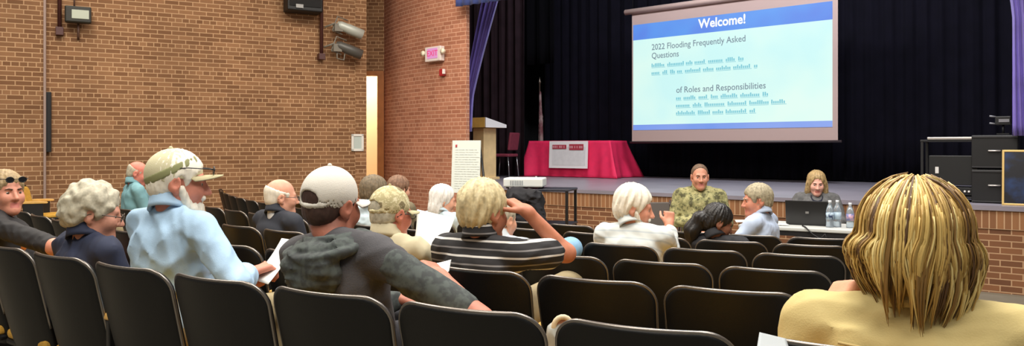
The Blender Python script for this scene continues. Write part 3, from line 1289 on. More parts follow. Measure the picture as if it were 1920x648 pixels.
# which seats of each row can be seen or are sat on (0 = rear row; counted from right to left)
KEEP = {0: list(range(-2, 7)), 1: [-1, 0, 1, 2, 3, 4, 6, 8, 9, 10, 20], 2: [-1, 0, 1, 2, 5, 6, 7, 10], 3: [-2, -1, 0, 1, 2, 4, 5, 7, 8, 9, 10],
        4: [-1, 0, 1, 2, 3, 4, 5, 6, 9, 11, 12, 13, 14, 15, 16, 17], 5: [-1, 0, 1, 3, 4, 13]}
OCC = {(0, 5): 'woman at the photo edge in the black top', (0, 4): 'grey curly haired person', (0, 3): 'bearded man in light blue', (0, 1): 'man in the white cap', (0, -2): 'blonde woman in khaki',
       (1, 2): 'man in the camouflage cap', (1, 1): 'man in the striped shirt', (2, 2): 'person hidden behind the striped shirt', (2, 5): 'bald man in the dark suit', (2, 10): 'bald man in teal',
       (3, 1): 'white haired bearded man', (3, 5): 'brown haired man in pale blue', (4, 0): 'dark haired woman', (4, 5): 'white haired person near the board', (4, 6): 'person with reddish brown hair', (5, 0): 'man in pale blue turned left'}
SH = {(0, -2): 'blonde woman in khaki', (0, 1): 'man in the white cap', (0, 3): 'bearded man', (0, 4): 'grey curls', (0, 5): 'woman in black', (1, 2): 'camouflage cap', (1, 1): 'man in the striped shirt', (2, 2): 'person behind the striped shirt',
      (2, 5): 'bald man in suit', (2, 10): 'bald man in teal', (3, 1): 'white haired bearded man', (3, 5): 'brown haired man', (4, 0): 'dark haired woman', (4, 5): 'white hair by the board', (4, 6): 'reddish brown hair',
      (5, 0): 'man turned left'}
RN = ['rear row', 'second row from the rear', 'third row from the rear', 'fourth row from the rear', 'fifth row from the rear', 'front row']
NUM = ['no', 'one', 'two', 'three', 'four', 'five', 'six', 'seven', 'eight', 'nine', 'ten', 'eleven', 'twelve', 'thirteen', 'fourteen', 'fifteen', 'sixteen', 'seventeen', 'eighteen']
SEAT_LABEL = {(0, 6): 'black seat mostly cut off by the left photo edge, rear row', (0, 2): 'rear row black seat between the bearded man and the white cap',
              (0, 0): 'rear row black seat below the bare forearm of the man in the white cap', (0, -1): 'empty black seat of the rear row to the right of the grey cloth bag',
              (1, 20): 'seat end with a gold cushion facing out near the brick wall at far left',
              (5, 13): 'front row black seat seen between the bald man in the suit and white cap'}


def seat_label(i, k):
    if (i, k) in SEAT_LABEL:
        return SEAT_LABEL[(i, k)]
    if (i, k) in OCC:
        return 'black auditorium seat under the %s' % OCC[(i, k)]
    near = sorted((abs(k - q), q) for (r, q) in OCC if r == i)
    if near:
        d, q = near[0]
        return 'empty black seat, same row as the %s, %s to the %s' % (SH[(i, q)], NUM[d], 'left' if k > q else 'right')
    js = sorted(KEEP[i])
    return 'empty black seat of the front row, %s counted from the table with the laptop' % ['first', 'second', 'third', 'fourth', 'fifth', 'sixth'][js.index(k)]


# ------------------------------------------------------------------ auditorium seats
ROWS = ROW_R
shell_m = mat('shell_black', (12, 12, 12), 0.46, spec=0.3, var=0.25, vscale=3, bump=0.05, bscale=220)
gold_m = mat('cushion_gold', (206, 158, 62), 0.85, var=0.12, vscale=30, bump=0.2, bscale=300)
metal_m = mat('standard_black', (26, 25, 25), 0.4)
arm_m = mat('arm_wood', (214, 168, 92), 0.4, var=0.14, vscale=12)
RECL = math.radians(14)


def shell_pt(x, v, d):
    """point of the back: x across, v up the back, d ahead of the shell"""
    W = 0.235
    y0 = -0.02 + 0.05 * (x / W) ** 2 + d
    zz = v
    y = y0 * math.cos(RECL) - (zz - 0.62) * math.sin(RECL)
    z = 0.62 + y0 * math.sin(RECL) * 0.2 + (zz - 0.62) * math.cos(RECL)
    return Vector((x, y - 0.06, z))


def back_half(v, top=0.832, W=0.236, r=0.075, low=0.30):
    w_ = W * (0.93 + 0.07 * min(1, (v - low) / (top - low)))
    if v > top - r:
        q = (v - (top - r)) / r
        w_ = w_ - r + r * math.sqrt(max(0, 1 - q * q))
    if v < low + 0.04:
        q = (low + 0.04 - v) / 0.04
        w_ = w_ - 0.04 + 0.04 * math.sqrt(max(0, 1 - q * q))
    return w_


def panel(bm, top, low, W, r, d0, d1, edge=0.007, nx=14, ny=22):
    """a curved board with rounded corners and a rounded rim"""
    vs = []
    for j in range(ny + 1):
        t = j / ny
        t = 0.5 - 0.5 * math.cos(math.pi * t)
        vs.append(low + (top - low) * t)
    lay = []
    for d, ins in ((d0, edge), (d0 + edge * .5, 0.0), (d1 - edge * .5, 0.0), (d1, edge)):
        g = []
        for v in vs:
            hw = max(0.001, back_half(v, top, W, r, low) - ins)
            vv = low + ins + (v - low) * (top - low - 2 * ins) / (top - low)
            g.append([bm.verts.new(shell_pt(-hw + 2 * hw * i / nx, vv, d)) for i in range(nx + 1)])
        lay.append(g)
    for g in (lay[0], lay[3]):
        for j in range(ny):
            for i in range(nx):
                bm.faces.new((g[j][i], g[j][i + 1], g[j + 1][i + 1], g[j + 1][i]))
    for a, b in ((0, 1), (1, 2), (2, 3)):
        A_, B_ = lay[a], lay[b]
        for j in range(ny):
            for i in (0, nx):
                bm.faces.new((A_[j][i], A_[j + 1][i], B_[j + 1][i], B_[j][i]))
        for i in range(nx):
            for j in (0, ny):
                bm.faces.new((A_[j][i], A_[j][i + 1], B_[j][i + 1], B_[j][i]))


def make_seat():
    root = empty('auditorium_seat', (0, 0, 0))
    bm = BM()
    panel(bm, 0.832, 0.30, 0.238, 0.085, -0.016, 0.012, edge=.009)
    obj('back_shell', bm, shell_m, root, smooth=True)
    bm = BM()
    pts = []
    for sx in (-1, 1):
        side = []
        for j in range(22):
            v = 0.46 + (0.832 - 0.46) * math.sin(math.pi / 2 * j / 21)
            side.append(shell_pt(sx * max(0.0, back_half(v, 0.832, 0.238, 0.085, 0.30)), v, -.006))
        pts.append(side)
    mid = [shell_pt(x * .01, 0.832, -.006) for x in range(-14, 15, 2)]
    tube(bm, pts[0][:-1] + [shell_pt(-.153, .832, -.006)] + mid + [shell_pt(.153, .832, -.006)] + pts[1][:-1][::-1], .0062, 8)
    obj('edge_highlight', bm, mat('highlight_metal', (128, 122, 116), 0.3, 0.85), root)  # pale metal tube added along the shell rim to give its highlight line
    bm = BM()
    panel(bm, 0.79, 0.44, 0.205, 0.06, 0.0105, 0.05, edge=0.016)
    obj('back_cushion', bm, gold_m, root, smooth=True)
    bm = BM()
    box(bm, (0, 0.19, 0.362), (0.43, 0.42, 0.03), Matrix.Rotation(math.radians(4), 4, 'X'))
    obj('seat_pan', bm, shell_m, root, bevel=0.012)
    bm = BM()
    box(bm, (0, 0.19, 0.398), (0.42, 0.42, 0.05), Matrix.Rotation(math.radians(4), 4, 'X'))
    obj('seat_cushion', bm, gold_m, root, bevel=0.02, seg=3)
    return root


def stand_mesh(parent, sd):
    bm = BM()
    x = sd * 0.252
    hexa(bm, [(x - .012, -.02, .03), (x + .012, -.02, .03), (x + .012, .20, .03), (x - .012, .20, .03)], [(x - .012, -.03, .575), (x + .012, -.03, .575), (x + .012, .20, .575), (x - .012, .20, .575)])
    box(bm, (x, 0.09, 0.016), (0.05, 0.34, 0.03))
    box(bm, (x * 0.965, 0.07, 0.40), (0.02, 0.10, 0.10))
    obj('standard', bm, metal_m, parent, bevel=0.005)
    bm = BM()
    ps = [(-.035, .0), (-.03, .022), (.01, .03), (.16, .03), (.24, .022), (.255, .006), (.24, -.004), (-.03, -.004)]
    a = [bm.verts.new((x - .022, y, .58 + z)) for y, z in ps]
    c = [bm.verts.new((x + .022, y, .58 + z)) for y, z in ps]
    bm.faces.new(a[::-1]); bm.faces.new(c)
    for i in range(len(ps)):
        bm.faces.new((a[i], a[(i + 1) % 8], c[(i + 1) % 8], c[i]))
    obj('armrest', bm, arm_m, parent, bevel=0.008)


SITTERS = [(622, 2.5, 0), (334, 2.95, 0), (178, 3.35, 0), (12, 3.75, 0), (733, 3.5, 1), (908, 3.28, 1), (938, 4.1, 2), (1190, 4.8, 3), (1346, 5.1, 4), (527, 5.45, 2), (702, 5.6, 3), (748, 7.15, 4), (832, 6.7, 4), (258, 7.0, 2),
           (1420, 5.9, 5), (1712, 1.84, 0)]


def arm_free(i, ang):
    ax, ay = CEN.x - (ROWS[i] - .25) * math.sin(ang), CEN.y - (ROWS[i] - .25) * math.cos(ang)
    for u, z, r in SITTERS:
        if r == i and math.hypot((u - 960) / F * z - ax, z - ay) < .235:
            return False
    return True


seat0 = make_seat()
bar_holder = empty('seat_bar_source', (0, 0, 0))
stand_mesh(bar_holder, -1)
bar_parts = list(bar_holder.children)
end_holder = empty('seat_end_source', (0, 0, 0))
stand_mesh(end_holder, 1)
end_parts = list(end_holder.children)


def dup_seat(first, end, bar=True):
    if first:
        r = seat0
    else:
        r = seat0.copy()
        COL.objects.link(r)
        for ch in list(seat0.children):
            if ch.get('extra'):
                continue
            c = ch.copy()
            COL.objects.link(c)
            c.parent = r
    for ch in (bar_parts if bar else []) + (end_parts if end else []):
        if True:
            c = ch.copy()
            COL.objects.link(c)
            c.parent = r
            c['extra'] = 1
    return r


SEATS = {}
first = True
for i, R_ in enumerate(ROWS):
    step = math.degrees(0.505 / R_)
    edge0 = (26.95, 26.68, 26.52, 26.45, 26.45, 26.45)[i]
    k0 = {0: -4, 1: -3, 2: -3, 3: -3, 4: -3, 5: -3}[i]
    cells = []
    k = k0
    while True:
        ang = math.radians(edge0 + step * (k - 0.5))
        x, y = CEN.x - R_ * math.sin(ang), CEN.y - R_ * math.cos(ang)
        s_ = WM.x * x + WM.y * y
        lim = {0: 41, 1: 70, 2: 70, 3: 70, 4: 70, 5: 70}[i]
        if s_ > WS - 0.75 or math.degrees(ang) > lim:
            break
        cells.append((k, ang, x, y))
        k += 1
    for j, (k, ang, x, y) in enumerate(cells):
        if k not in KEEP[i]:
            continue
        o = dup_seat(first, k - 1 not in KEEP[i] and arm_free(i, ang - math.radians(step) / 2), arm_free(i, ang + math.radians(step) / 2))
        first = False
        # the shell's top edge sits on the measured arc, its seat ahead of it
        f = Vector((math.sin(ang), math.cos(ang), 0))
        o.location = (x + f.x * 0.115, y + f.y * 0.115, ground(x, y))
        o.rotation_euler = (0, 0, -ang)
        SEATS[(i, k)] = o
        finish(o, seat_label(i, k), 'seat', 'auditorium seats of the ' + RN[i])
for ch in end_parts + bar_parts:
    bpy.data.objects.remove(ch)
bpy.data.objects.remove(end_holder)
bpy.data.objects.remove(bar_holder)


# ------------------------------------------------------------------ stage curtains
dark_c = mat('velvet_black', (12, 10, 20), 0.95, var=0.2, vscale=4, spec=0.14)
leg_c = mat('velvet_brown', (40, 28, 32), 0.95, var=0.2, vscale=4, spec=0.1)
purple_c = mat('drape_purple', (98, 80, 164), 0.7, var=0.15, vscale=6, sheen=0.3)
blue_c = mat('valance_blue', (62, 76, 140), 0.75, var=0.12, vscale=6, sheen=0.2)
o = pleat('stage_curtain', (St(-9.6, 14.5), St(2.6, 14.5)), STZ + 0.02, 6.5, 0.27, 0.045, dark_c, seed=4)
finish(o, 'wide black pleated curtain across the back of the stage', 'curtain')
la, lb = E.dot(stage_at(862, 12.9)), E.dot(stage_at(984, 12.9))
o = pleat('leg_curtain', (St(la, 12.9), St(lb, 12.9)), STZ + 0.02, 6.5, 0.24, 0.05, leg_c, seed=9)
finish(o, 'dark brownish pleated side curtain behind the lectern', 'curtain')
la, lb = E.dot(stage_at(960, 13.7)), E.dot(stage_at(1040, 13.7))
o = pleat('side_curtain', (St(la, 13.7), St(lb, 13.7)), 3.1, 6.5, 0.3, 0.05, mat('velvet_soot', (8, 7, 10), 0.95, spec=0.08), seed=19)
finish(o, 'short black border curtain hanging above the flag', 'curtain')
# purple drapes tied back at both sides of the opening
pL = stage_at(882, 10.2)
d0 = E.dot(pL)


def tie_left(t):
    return (0.02 + 0.58 * max(0, (t - .2) / .8) ** 1.1, 0.36 + 0.85 * t ** 1.3)


a0 = St(d0 - 0.16, 10.2)
o = pleat('purple_drape', (a0, a0 + E * 0.42), STZ + 0.9, 4.6, 0.085, 0.035, purple_c, squeeze=tie_left, nz=24, seed=2)
finish(o, 'sheer purple drape swept aside left of the stage, above the lectern', 'curtain')
pR = stage_at(1900, 9.75)
d1 = E.dot(pR)


def tie_right(t):
    return (-0.22 * max(0, (t - 0.45) / 0.55) ** 1.2 + .02, 0.5 + 0.6 * abs(t - .42) ** 1.2)


a0 = St(d1 - 0.03, 9.75)
o = pleat('purple_drape', (a0, a0 + E * 0.4), STZ + 0.75, 4.2, 0.08, 0.035, purple_c, squeeze=tie_right, nz=24, seed=7)
finish(o, 'sheer purple drape at the right edge, behind the black cases', 'curtain')
pv = stage_at(856, 9.3)
dv = E.dot(pv)
o = pleat('valance', (St(dv, 9.3), St(2.8, 9.3)), 3.555, 4.7, 0.2, 0.03, blue_c, seed=5)
finish(o, 'blue pleated valance along the top of the stage opening', 'curtain')

# ------------------------------------------------------------------ projection screen with the slide
zl, zr = 14.9, 12.35
sl = Vector(((1185 - 960) / F * zl, zl, 0))
sr = Vector(((1571 - 960) / F * zr, zr, 0))
sd_ = (sr - sl).normalized()
SW = (sr - sl).length
sn = Vector((sd_.y, -sd_.x, 0))              # towards the hall
SB = CAMZ + 0.105


def scr(u, v):
    """column, row -> metres along and above the screen's lower left corner"""
    t = (u - 960) / F
    den = sd_.x - t * sd_.y
    a = (t * sl.y - sl.x) / den
    p = sl + sd_ * a
    return a, CAMZ + (HOR - v) / F * p.y


def on_scr(a, z, d=0.0):
    p = sl + sd_ * a + sn * d
    return Vector((p.x, p.y, z))


STOP = CAMZ + 2.60
scn = empty('projection_screen', on_scr(SW / 2, SB), 0, 'large hanging projection screen with a blue and white welcome slide', 'screen')
inv = scn.matrix_basis.inverted() if False else Matrix.Translation(-scn.location)


def L4(p):
    return Vector(p) - scn.location


b = BM()
hexa(b, [L4(on_scr(0, SB, 0)), L4(on_scr(SW, SB, 0)), L4(on_scr(SW, SB, -.006)), L4(on_scr(0, SB, -.006))],
     [L4(on_scr(0, STOP + .06, 0)), L4(on_scr(SW, STOP + .06, 0)), L4(on_scr(SW, STOP + .06, -.006)), L4(on_scr(0, STOP + .06, -.006))])
obj('screen_fabric', b, mat('screen_white', (180, 154, 146), 0.8), scn)
b = BM()
tube(b, [L4(on_scr(-.04, SB - .015, 0)), L4(on_scr(SW + .06, SB - .015, 0))], 0.022, 10)
obj('bottom_bar', b, mat('bar_dark', (60, 50, 52), 0.4), scn)
b = BM()
tube(b, [L4(on_scr(-.14, STOP + .09, .02)), L4(on_scr(SW + .14, STOP + .09, .02))], 0.055, 14)
obj('screen_case', b, mat('case_pale', (196, 168, 158), 0.4), scn, smooth=True)
b = BM()
for aa in (.02, SW - .02):
    tube(b, [L4(on_scr(aa, STOP + .1, 0)), L4(on_scr(aa, 6.6, 0))], 0.008, 6)
obj('hanging_cable', b, metal_m, scn)


def emis(name, col, strength, var=None):
    m = bpy.data.materials.new(name)
    m.use_nodes = True
    nt = m.node_tree
    b = nt.nodes['Principled BSDF']
    b.inputs['Base Color'].default_value = (0.05, 0.05, 0.05, 1)
    b.inputs['Emission Color'].default_value = lin(col)
    b.inputs['Emission Strength'].default_value = strength
    if var:
        tc = nt.nodes.new('ShaderNodeTexCoord')
        n = nt.nodes.new('ShaderNodeTexNoise')
        n.inputs['Scale'].default_value = 0.9
        n.inputs['Detail'].default_value = 2
        nt.links.new(tc.outputs['Object'], n.inputs['Vector'])
        r = nt.nodes.new('ShaderNodeValToRGB')
        r.color_ramp.elements[0].color = lin(col)
        r.color_ramp.elements[0].position = .35
        r.color_ramp.elements[1].color = lin(var)
        r.color_ramp.elements[1].position = .65
        nt.links.new(n.outputs['Fac'], r.inputs['Fac'])
        nt.links.new(r.outputs['Color'], b.inputs['Emission Color'])
    return m


def scr_rect(name, a0, z0, a1, z1, d, m, parent=scn, th=.002):
    b = BM()
    q = [(a0, z0), (a1, z0), (a1, z1), (a0, z1)]
    hexa(b, [L4(on_scr(a, z, d - th)) for a, z in q], [L4(on_scr(a, z, d)) for a, z in q])
    return obj(name, b, m, parent)


zhb = CAMZ + 2.115
slide_a0, slide_a1 = .03, SW - .085
slide_z0 = CAMZ + 0.335
sl_w = scr_rect('slide', slide_a0, slide_z0, slide_a1, zhb, .004, emis('slide_light', (200, 244, 242), 0.98, (220, 250, 238)))
scr_rect('slide_header', slide_a0, zhb, slide_a1, CAMZ + 2.42, .004, emis('slide_blue', (72, 118, 226), 0.95, (72, 158, 244)))
scr_rect('slide_footer', slide_a0, slide_z0 - .005, slide_a1, CAMZ + .435, .0065, emis('slide_foot', (104, 146, 232), 0.95, (130, 160, 236)))


def scr_text(name, body, u0, v0, u1, m, cap_h, bold=0.0):
    """text whose baseline starts at the pixel and runs to the second column"""
    a0, z0 = scr(u0, v0)
    a1, _ = scr(u1, v0)
    M4 = basis(L4(on_scr(a0, z0, .0075)), sd_, Vector((0, 0, 1)), sn)
    o = text_mesh(name, body, cap_h / 0.7, m, scn, Matrix.Identity(4), .0005, 'LEFT', bold)
    wd = max(v.co.x for v in o.data.vertices)
    o.data.transform(M4 @ Matrix.Diagonal(((a1 - a0) / wd, 1, 1, 1)))
    return o


scr_text('slide_title', 'Welcome!', 1310, 53, 1398, emis('slide_white', (250, 250, 246), 1.0), .165, .006)
grey_t = emis('slide_grey', (116, 138, 154), 0.82)
scr_text('slide_heading', '2022 Flooding Frequently Asked', 1222, 94, 1398, grey_t, .115, .001)
scr_text('slide_heading', 'Questions', 1222, 110, 1273, grey_t, .115, .001)
scr_text('slide_heading', 'of Roles and Responsibilities', 1268, 174, 1436, grey_t, .115, .001)
# link lines too blurred to read: word-long strokes
cy = emis('slide_link', (118, 206, 222), 0.85)
rnd = random.Random(5)
for u0, v0, u1 in ((1222, 126, 1394), (1222, 140, 1420), (1268, 187, 1440), (1268, 201, 1475), (1268, 215, 1418)):
    a0, z0 = scr(u0, v0)
    a1, _ = scr(u1, v0)
    b = BM()
    x = a0
    while x < a1 - .03:
        wd = min(rnd.uniform(.10, .42), a1 - x)
        k = x
        while k < x + wd - .02:
            hh = rnd.choice((.045, .045, .07))
            q = [(k, z0), (k + .024, z0), (k + .024, z0 + hh), (k, z0 + hh)]
            hexa(b, [L4(on_scr(a, z, .0068)) for a, z in q], [L4(on_scr(a, z, .0078)) for a, z in q])
            k += .036
        q = [(x, z0 - .018), (x + wd, z0 - .018), (x + wd, z0 - .010), (x, z0 - .010)]
        hexa(b, [L4(on_scr(a, z, .0068)) for a, z in q], [L4(on_scr(a, z, .0078)) for a, z in q])
        x += wd + .045
    obj('slide_link_line', b, cy, scn)

# ------------------------------------------------------------------ things on the stage
EROT = math.atan2(E.y, E.x)
RE = Matrix.Rotation(EROT, 4, 'Z')


def stage_thing(name, u, s, label, cat, rz=0.0):
    p = stage_at(u, s)
    return empty(name, (p.x, p.y, STZ), EROT + rz, label, cat)


# lectern
lec = stage_thing('lectern', 906, 11.5, 'tall light wood lectern with a slanted top at the left of the stage', 'lectern', math.radians(-8))
oak = mat('oak_gold', (226, 182, 92), 0.45, var=0.12, vscale=6)
oakl = mat('oak_pale', (226, 194, 140), 0.5, var=0.1, vscale=6)
b = BM()
box(b, (0.04, 0.0, 0.50), (0.30, 0.34, 0.98))
box(b, (0.04, 0.0, 0.02), (0.38, 0.46, 0.05))
obj('column', b, oakl, lec, bevel=0.006)
b = BM()
hexa(b, [(-.34, -.30, 1.0), (.36, -.30, 1.0), (.36, .26, 1.0), (-.34, .26, 1.0)], [(-.34, -.30, 1.19), (.36, -.30, 1.19), (.36, .26, 1.06), (-.34, .26, 1.06)])
obj('desk_top', b, oak, lec, bevel=0.005)
b = BM()
hexa(b, [(.361, -.30, 1.0), (.385, -.30, 1.0), (.385, .26, 1.0), (.361, .26, 1.0)], [(.361, -.30, 1.19), (.385, -.30, 1.19), (.385, .26, 1.06), (.361, .26, 1.06)])
obj('side_panel', b, mat('panel_pale', (232, 226, 224), 0.5), lec)
b = BM()
for k in range(6):
    z = .16 + k * .15
    lathe(b, [(.0, -.02), (.05, -.018), (.055, 0), (.05, .018), (.0, .02)], 14, (-.16, -.05, z), Matrix.Rotation(math.pi / 2, 3, 'X'))
obj('cable_coil', b, mat('cable_black', (18, 18, 20), 0.5), lec, smooth=True)
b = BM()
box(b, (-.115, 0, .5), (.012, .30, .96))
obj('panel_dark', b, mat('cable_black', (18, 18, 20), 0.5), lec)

# burgundy chair behind the lectern
ch = stage_thing('stage_chair', 945, 12.3, 'burgundy padded chair on the stage, right of the lectern', 'chair', math.radians(100))
bg = mat('burgundy', (122, 40, 58), 0.75, var=0.15, vscale=20)
b = BM()
box(b, (0, .0, .46), (.44, .44, .06))
obj('seat', b, bg, ch, bevel=0.02)
b = BM()
box(b, (0, -.22, .74), (.42, .05, .36), Matrix.Rotation(math.radians(8), 4, 'X'))
obj('backrest', b, bg, ch, bevel=0.02)
chr_m = mat('chrome', (170, 168, 170), 0.25, 0.9)
for sx in (-1, 1):
    for sy in (-1, 1):
        b = BM()
        tube(b, [(sx * .20, sy * .19, .44), (sx * .22, sy * .23, .0)], .012, 8)
        obj('leg', b, chr_m, ch)

# flag on its pole
fg = stage_thing('flag_on_pole', 1012, 13.9, 'furled maroon flag on a dark pole standing behind the red table', 'flag')
b = BM()
tube(b, [(0, 0, .05), (0, 0, 2.05)], .014, 8)
lathe(b, [(.16, 0), (.16, .03), (.05, .06), (.02, .09)], 18, (0, 0, 0))
obj('pole', b, mat('pole_dark', (72, 56, 46), 0.4), fg)
b = BM()
lathe(b, [(.0, 2.04), (.028, 2.06), (.03, 2.09), (.012, 2.13), (.0, 2.2)], 12)
obj('finial', b, mat('finial_grey', (120, 108, 96), 0.35, .6), fg)
vol('flag_cloth', [c_((.03, -.02, 1.85), (.05, -.03, 1.2), .025, .05, .03), c_((.05, -.03, 1.2), (.06, -.03, .55), .05, .065, .03)], .012,
    mat('flag_maroon', (112, 66, 70), 0.8, col2=(150, 128, 124), vscale=7), fg, wrinkles(.009, 50, 3, (3, 3, .2)))

# table with a red cloth and a poster
pa_, pb_ = stage_at(992, 13.25), stage_at(1144, 13.25)
tw = (pb_ - pa_).length
tb = empty('folding_table', (pa_.x * .5 + pb_.x * .5 + N.x * .35, pa_.y * .5 + pb_.y * .5 + N.y * .35, STZ), EROT, 'folding table under the red cloth on the stage', 'table')
b = BM()
box(b, (0, 0, .735), (tw - .02, .70, .03))
obj('table_top', b, mat('table_grey', (150, 146, 140), 0.5), tb, bevel=0.006)
for sx in (-1, 1):
    for sy in (-1, 1):
        b = BM()
        tube(b, [(sx * (tw / 2 - .2), sy * .28, .72), (sx * (tw / 2 - .2), sy * .28, 0)], .014, 8)
        obj('leg', b, metal_m, tb)
b = BM()
nx, nd = 90, 14
hw, hd = tw / 2, .36


def cloth_rim(k, n):
    """perimeter of the top starting at the back left, with outward normal"""
    per = 2 * (2 * hw + 2 * hd)
    s = per * k / n
    for (p, d, L, nn) in (((-hw, -hd), (1, 0), 2 * hw, (0, -1)), ((hw, -hd), (0, 1), 2 * hd, (1, 0)), ((hw, hd), (-1, 0), 2 * hw, (0, 1)), ((-hw, hd), (0, -1), 2 * hd, (-1, 0))):
        if s <= L:
            return p[0] + d[0] * s, p[1] + d[1] * s, nn, s, L
        s -= L
    return -hw, -hd, (0, -1), 0, 1


n = 220
rings = []
for side in (0, 1):
    g = []
    for j in range(nd + 1):
        t = j / nd
        z = .757 - (.745) * t - side * .004
        row = []
        for k in range(n):
            x, y, nn, s, L = cloth_rim(k, n)
            corner = max(0, 1 - min(s, L - s) / .28)
            fold = math.sin(s * 22 + (3 if nn[0] else 0)) * (.012 + .03 * corner) * t
            flare = (.02 + .17 * corner ** 1.5 + (.10 if nn[0] == 1 else .03 if nn[0] else 0)) * t ** 1.1
            o_ = flare + fold - side * .004
            cx = (1 if x > 0 else -1) * corner * flare * .8 if nn[0] == 0 else 0
            cy = (1 if y > 0 else -1) * corner * flare * .8 if nn[1] == 0 else 0
            row.append(b.verts.new((x + nn[0] * o_ + cx, y + nn[1] * o_ + cy, max(.006, z))))
        g.append(row)
    rings.append(g)
    b.faces.new(g[0][::1 if side else -1])
for side in (0, 1):
    g = rings[side]
    for j in range(nd):
        for k in range(n):
            f = b.faces.new((g[j][k], g[j][(k + 1) % n], g[j + 1][(k + 1) % n], g[j + 1][k]))
            f.smooth = True
for k in range(n):
    b.faces.new((rings[0][nd][k], rings[0][nd][(k + 1) % n], rings[1][nd][(k + 1) % n], rings[1][nd][k]))
o = obj('tablecloth', b, mat('cloth_red', (234, 38, 88), 0.75, var=0.08, vscale=8))
o.location = tb.location
o.rotation_euler = (0, 0, EROT)
finish(o, 'bright red cloth draped to the floor over the table on stage', 'tablecloth')
# poster hung on the cloth
pp = stage_at(1068, 13.2)
pst = empty('poster', (pp.x - N.x * .055, pp.y - N.y * .055, STZ + .47), EROT, 'white printed poster with red headings hung on the red cloth', 'poster')
b = BM()
box(b, (0, 0, 0), (.93, .008, .56), Matrix.Rotation(math.radians(-2.5), 4, 'X'))
obj('board', b, mat('poster_white', (240, 234, 232), 0.6), pst)
b = BM()
box(b, (.015, -.006, -.03), (.80, .006, .38), Matrix.Rotation(math.radians(-2.5), 4, 'X'))
obj('printed_panel', b, mat('poster_grey', (222, 218, 216), 0.6, var=.06, vscale=10), pst)
redp = mat('print_red', (176, 48, 66), 0.6)
b = BM()
box(b, (-.21, -.011, .16), (.34, .004, .085))
box(b, (.20, -.011, .155), (.34, .004, .12))
obj('heading_block', b, redp, pst)
b = BM()
rnd = random.Random(3)
for x0, x1, zz in ((-.37, -.05, .16), (.04, .36, .155)):
    x = x0
    while x < x1 - .02:
        box(b, (x + .011, -.0145, zz), (.018, .003, .05))
        x += rnd.choice((.03, .03, .036, .055))
obj('heading_lettering', b, mat('print_pale', (216, 160, 164), 0.6), pst)

# black gear at the right of the stage: rack, two stacked cases, framed picture, small lamp
blk = mat('case_black', (13, 13, 15), 0.5, var=0.2, vscale=5)
alu = mat('aluminium_edge', (196, 190, 184), 0.35, 0.6)
cs = 10.0
for k in range(2):
    p = stage_at(1866, cs)
    c0 = empty('equipment_case', (p.x, p.y, STZ + k * .385), EROT, 'black equipment case with a silver handle, ' + ('standing on the stage under another case' if k == 0 else 'on top of another case at right of stage'), 'case', 'stacked black cases')
    b = BM()
    box(b, (0, .1, .19), (.44, .44, .372))
    obj('body', b, blk, c0, bevel=0.012)
    b = BM()
    box(b, (0, -.126, .355), (.43, .012, .012))
    box(b, (0, -.126, .02), (.43, .012, .012))
    obj('edge_strip', b, mat('edge_grey', (70, 70, 72), 0.4, .5), c0)
    b = BM()
    tube(b, [(-.055, -.122, .20), (-.055, -.14, .20), (.055, -.14, .20), (.055, -.122, .20)], .009, 8)
    obj('handle', b, alu, c0)
p = stage_at(1781, cs + .05)
rk = empty('equipment_rack', (p.x, p.y, STZ), EROT, 'black open rack with a silver top edge, left of the stacked cases', 'rack')
b = BM()
for sx in (-.27, .27):
    for sy in (-.12, .3):
        box(b, (sx, sy, .35), (.03, .03, .70))
box(b, (0, .09, .70), (.58, .46, .025))
box(b, (0, .09, .05), (.56, .44, .025))
obj('frame', b, blk, rk, bevel=0.004)
b = BM()
box(b, (.035, -.13, .728), (.50, .04, .03))
obj('top_edge', b, alu, rk, bevel=0.006)
b = BM()
box(b, (.03, .08, .36), (.47, .36, .34))
obj('amplifier', b, mat('amp_black', (20, 21, 22), 0.45), rk, bevel=0.008)
b = BM()
box(b, (-.12, -.105, .36), (.035, .008, .075))
obj('label_plate', b, mat('label_white', (214, 212, 208), 0.5), rk)
b = BM()
box(b, (.05, .06, .12), (.40, .32, .09))
obj('drawer_unit', b, mat('amp_black', (20, 21, 22), 0.45), rk, bevel=0.005)
b = BM()
for x in (.16, .2):
    lathe(b, [(.0, 0), (.014, .0), (.014, .02), (0, .02)], 12, (x, -.10, .12), Matrix.Rotation(math.pi / 2, 3, 'X'))
obj('knob', b, alu, rk)

p = stage_at(1911, 9.66)
fr = empty('framed_picture', (p.x, p.y, STZ), EROT, 'gold framed dark picture leaning against the black cases', 'picture')
RT = Matrix.Rotation(math.radians(-7), 4, 'X')
b = BM()
W2, H2 = .145, .60
for c, sz in (((-W2, 0, H2 / 2), (.022, .025, H2)), ((W2, 0, H2 / 2), (.022, .025, H2)), ((0, 0, .011), (2 * W2, .025, .022)), ((0, 0, H2 - .011), (2 * W2, .025, .022))):
    cc = RT.to_3x3() @ Vector(c)
    box(b, cc, sz, RT)
obj('frame', b, mat('frame_gold', (208, 176, 110), 0.4, .3), fr, bevel=0.004)
b = BM()
cc = RT.to_3x3() @ Vector((0, .002, H2 / 2))
box(b, cc, (2 * W2 - .02, .012, H2 - .03), RT)
obj('canvas', b, mat('canvas_dark', (18, 18, 26), 0.3, col2=(30, 52, 92), vscale=4), fr)
p = stage_at(1880, cs)
lm = empty('work_light', (p.x, p.y, STZ + .77), EROT, 'small dark lamp with a grey plate on top of the black cases', 'lamp')
b = BM()
tube(b, [(0, .1, 0), (0, .1, .11)], .012, 8)
box(b, (0, .1, .006), (.12, .12, .012))
obj('stand', b, blk, lm)
b = BM()
box(b, (0, .1, .155), (.15, .09, .10))
obj('lamp_head', b, blk, lm, bevel=0.008)
b = BM()
box(b, (.01, .05, .155), (.10, .012, .035))
obj('plate', b, mat('plate_grey', (120, 120, 126), 0.4), lm)
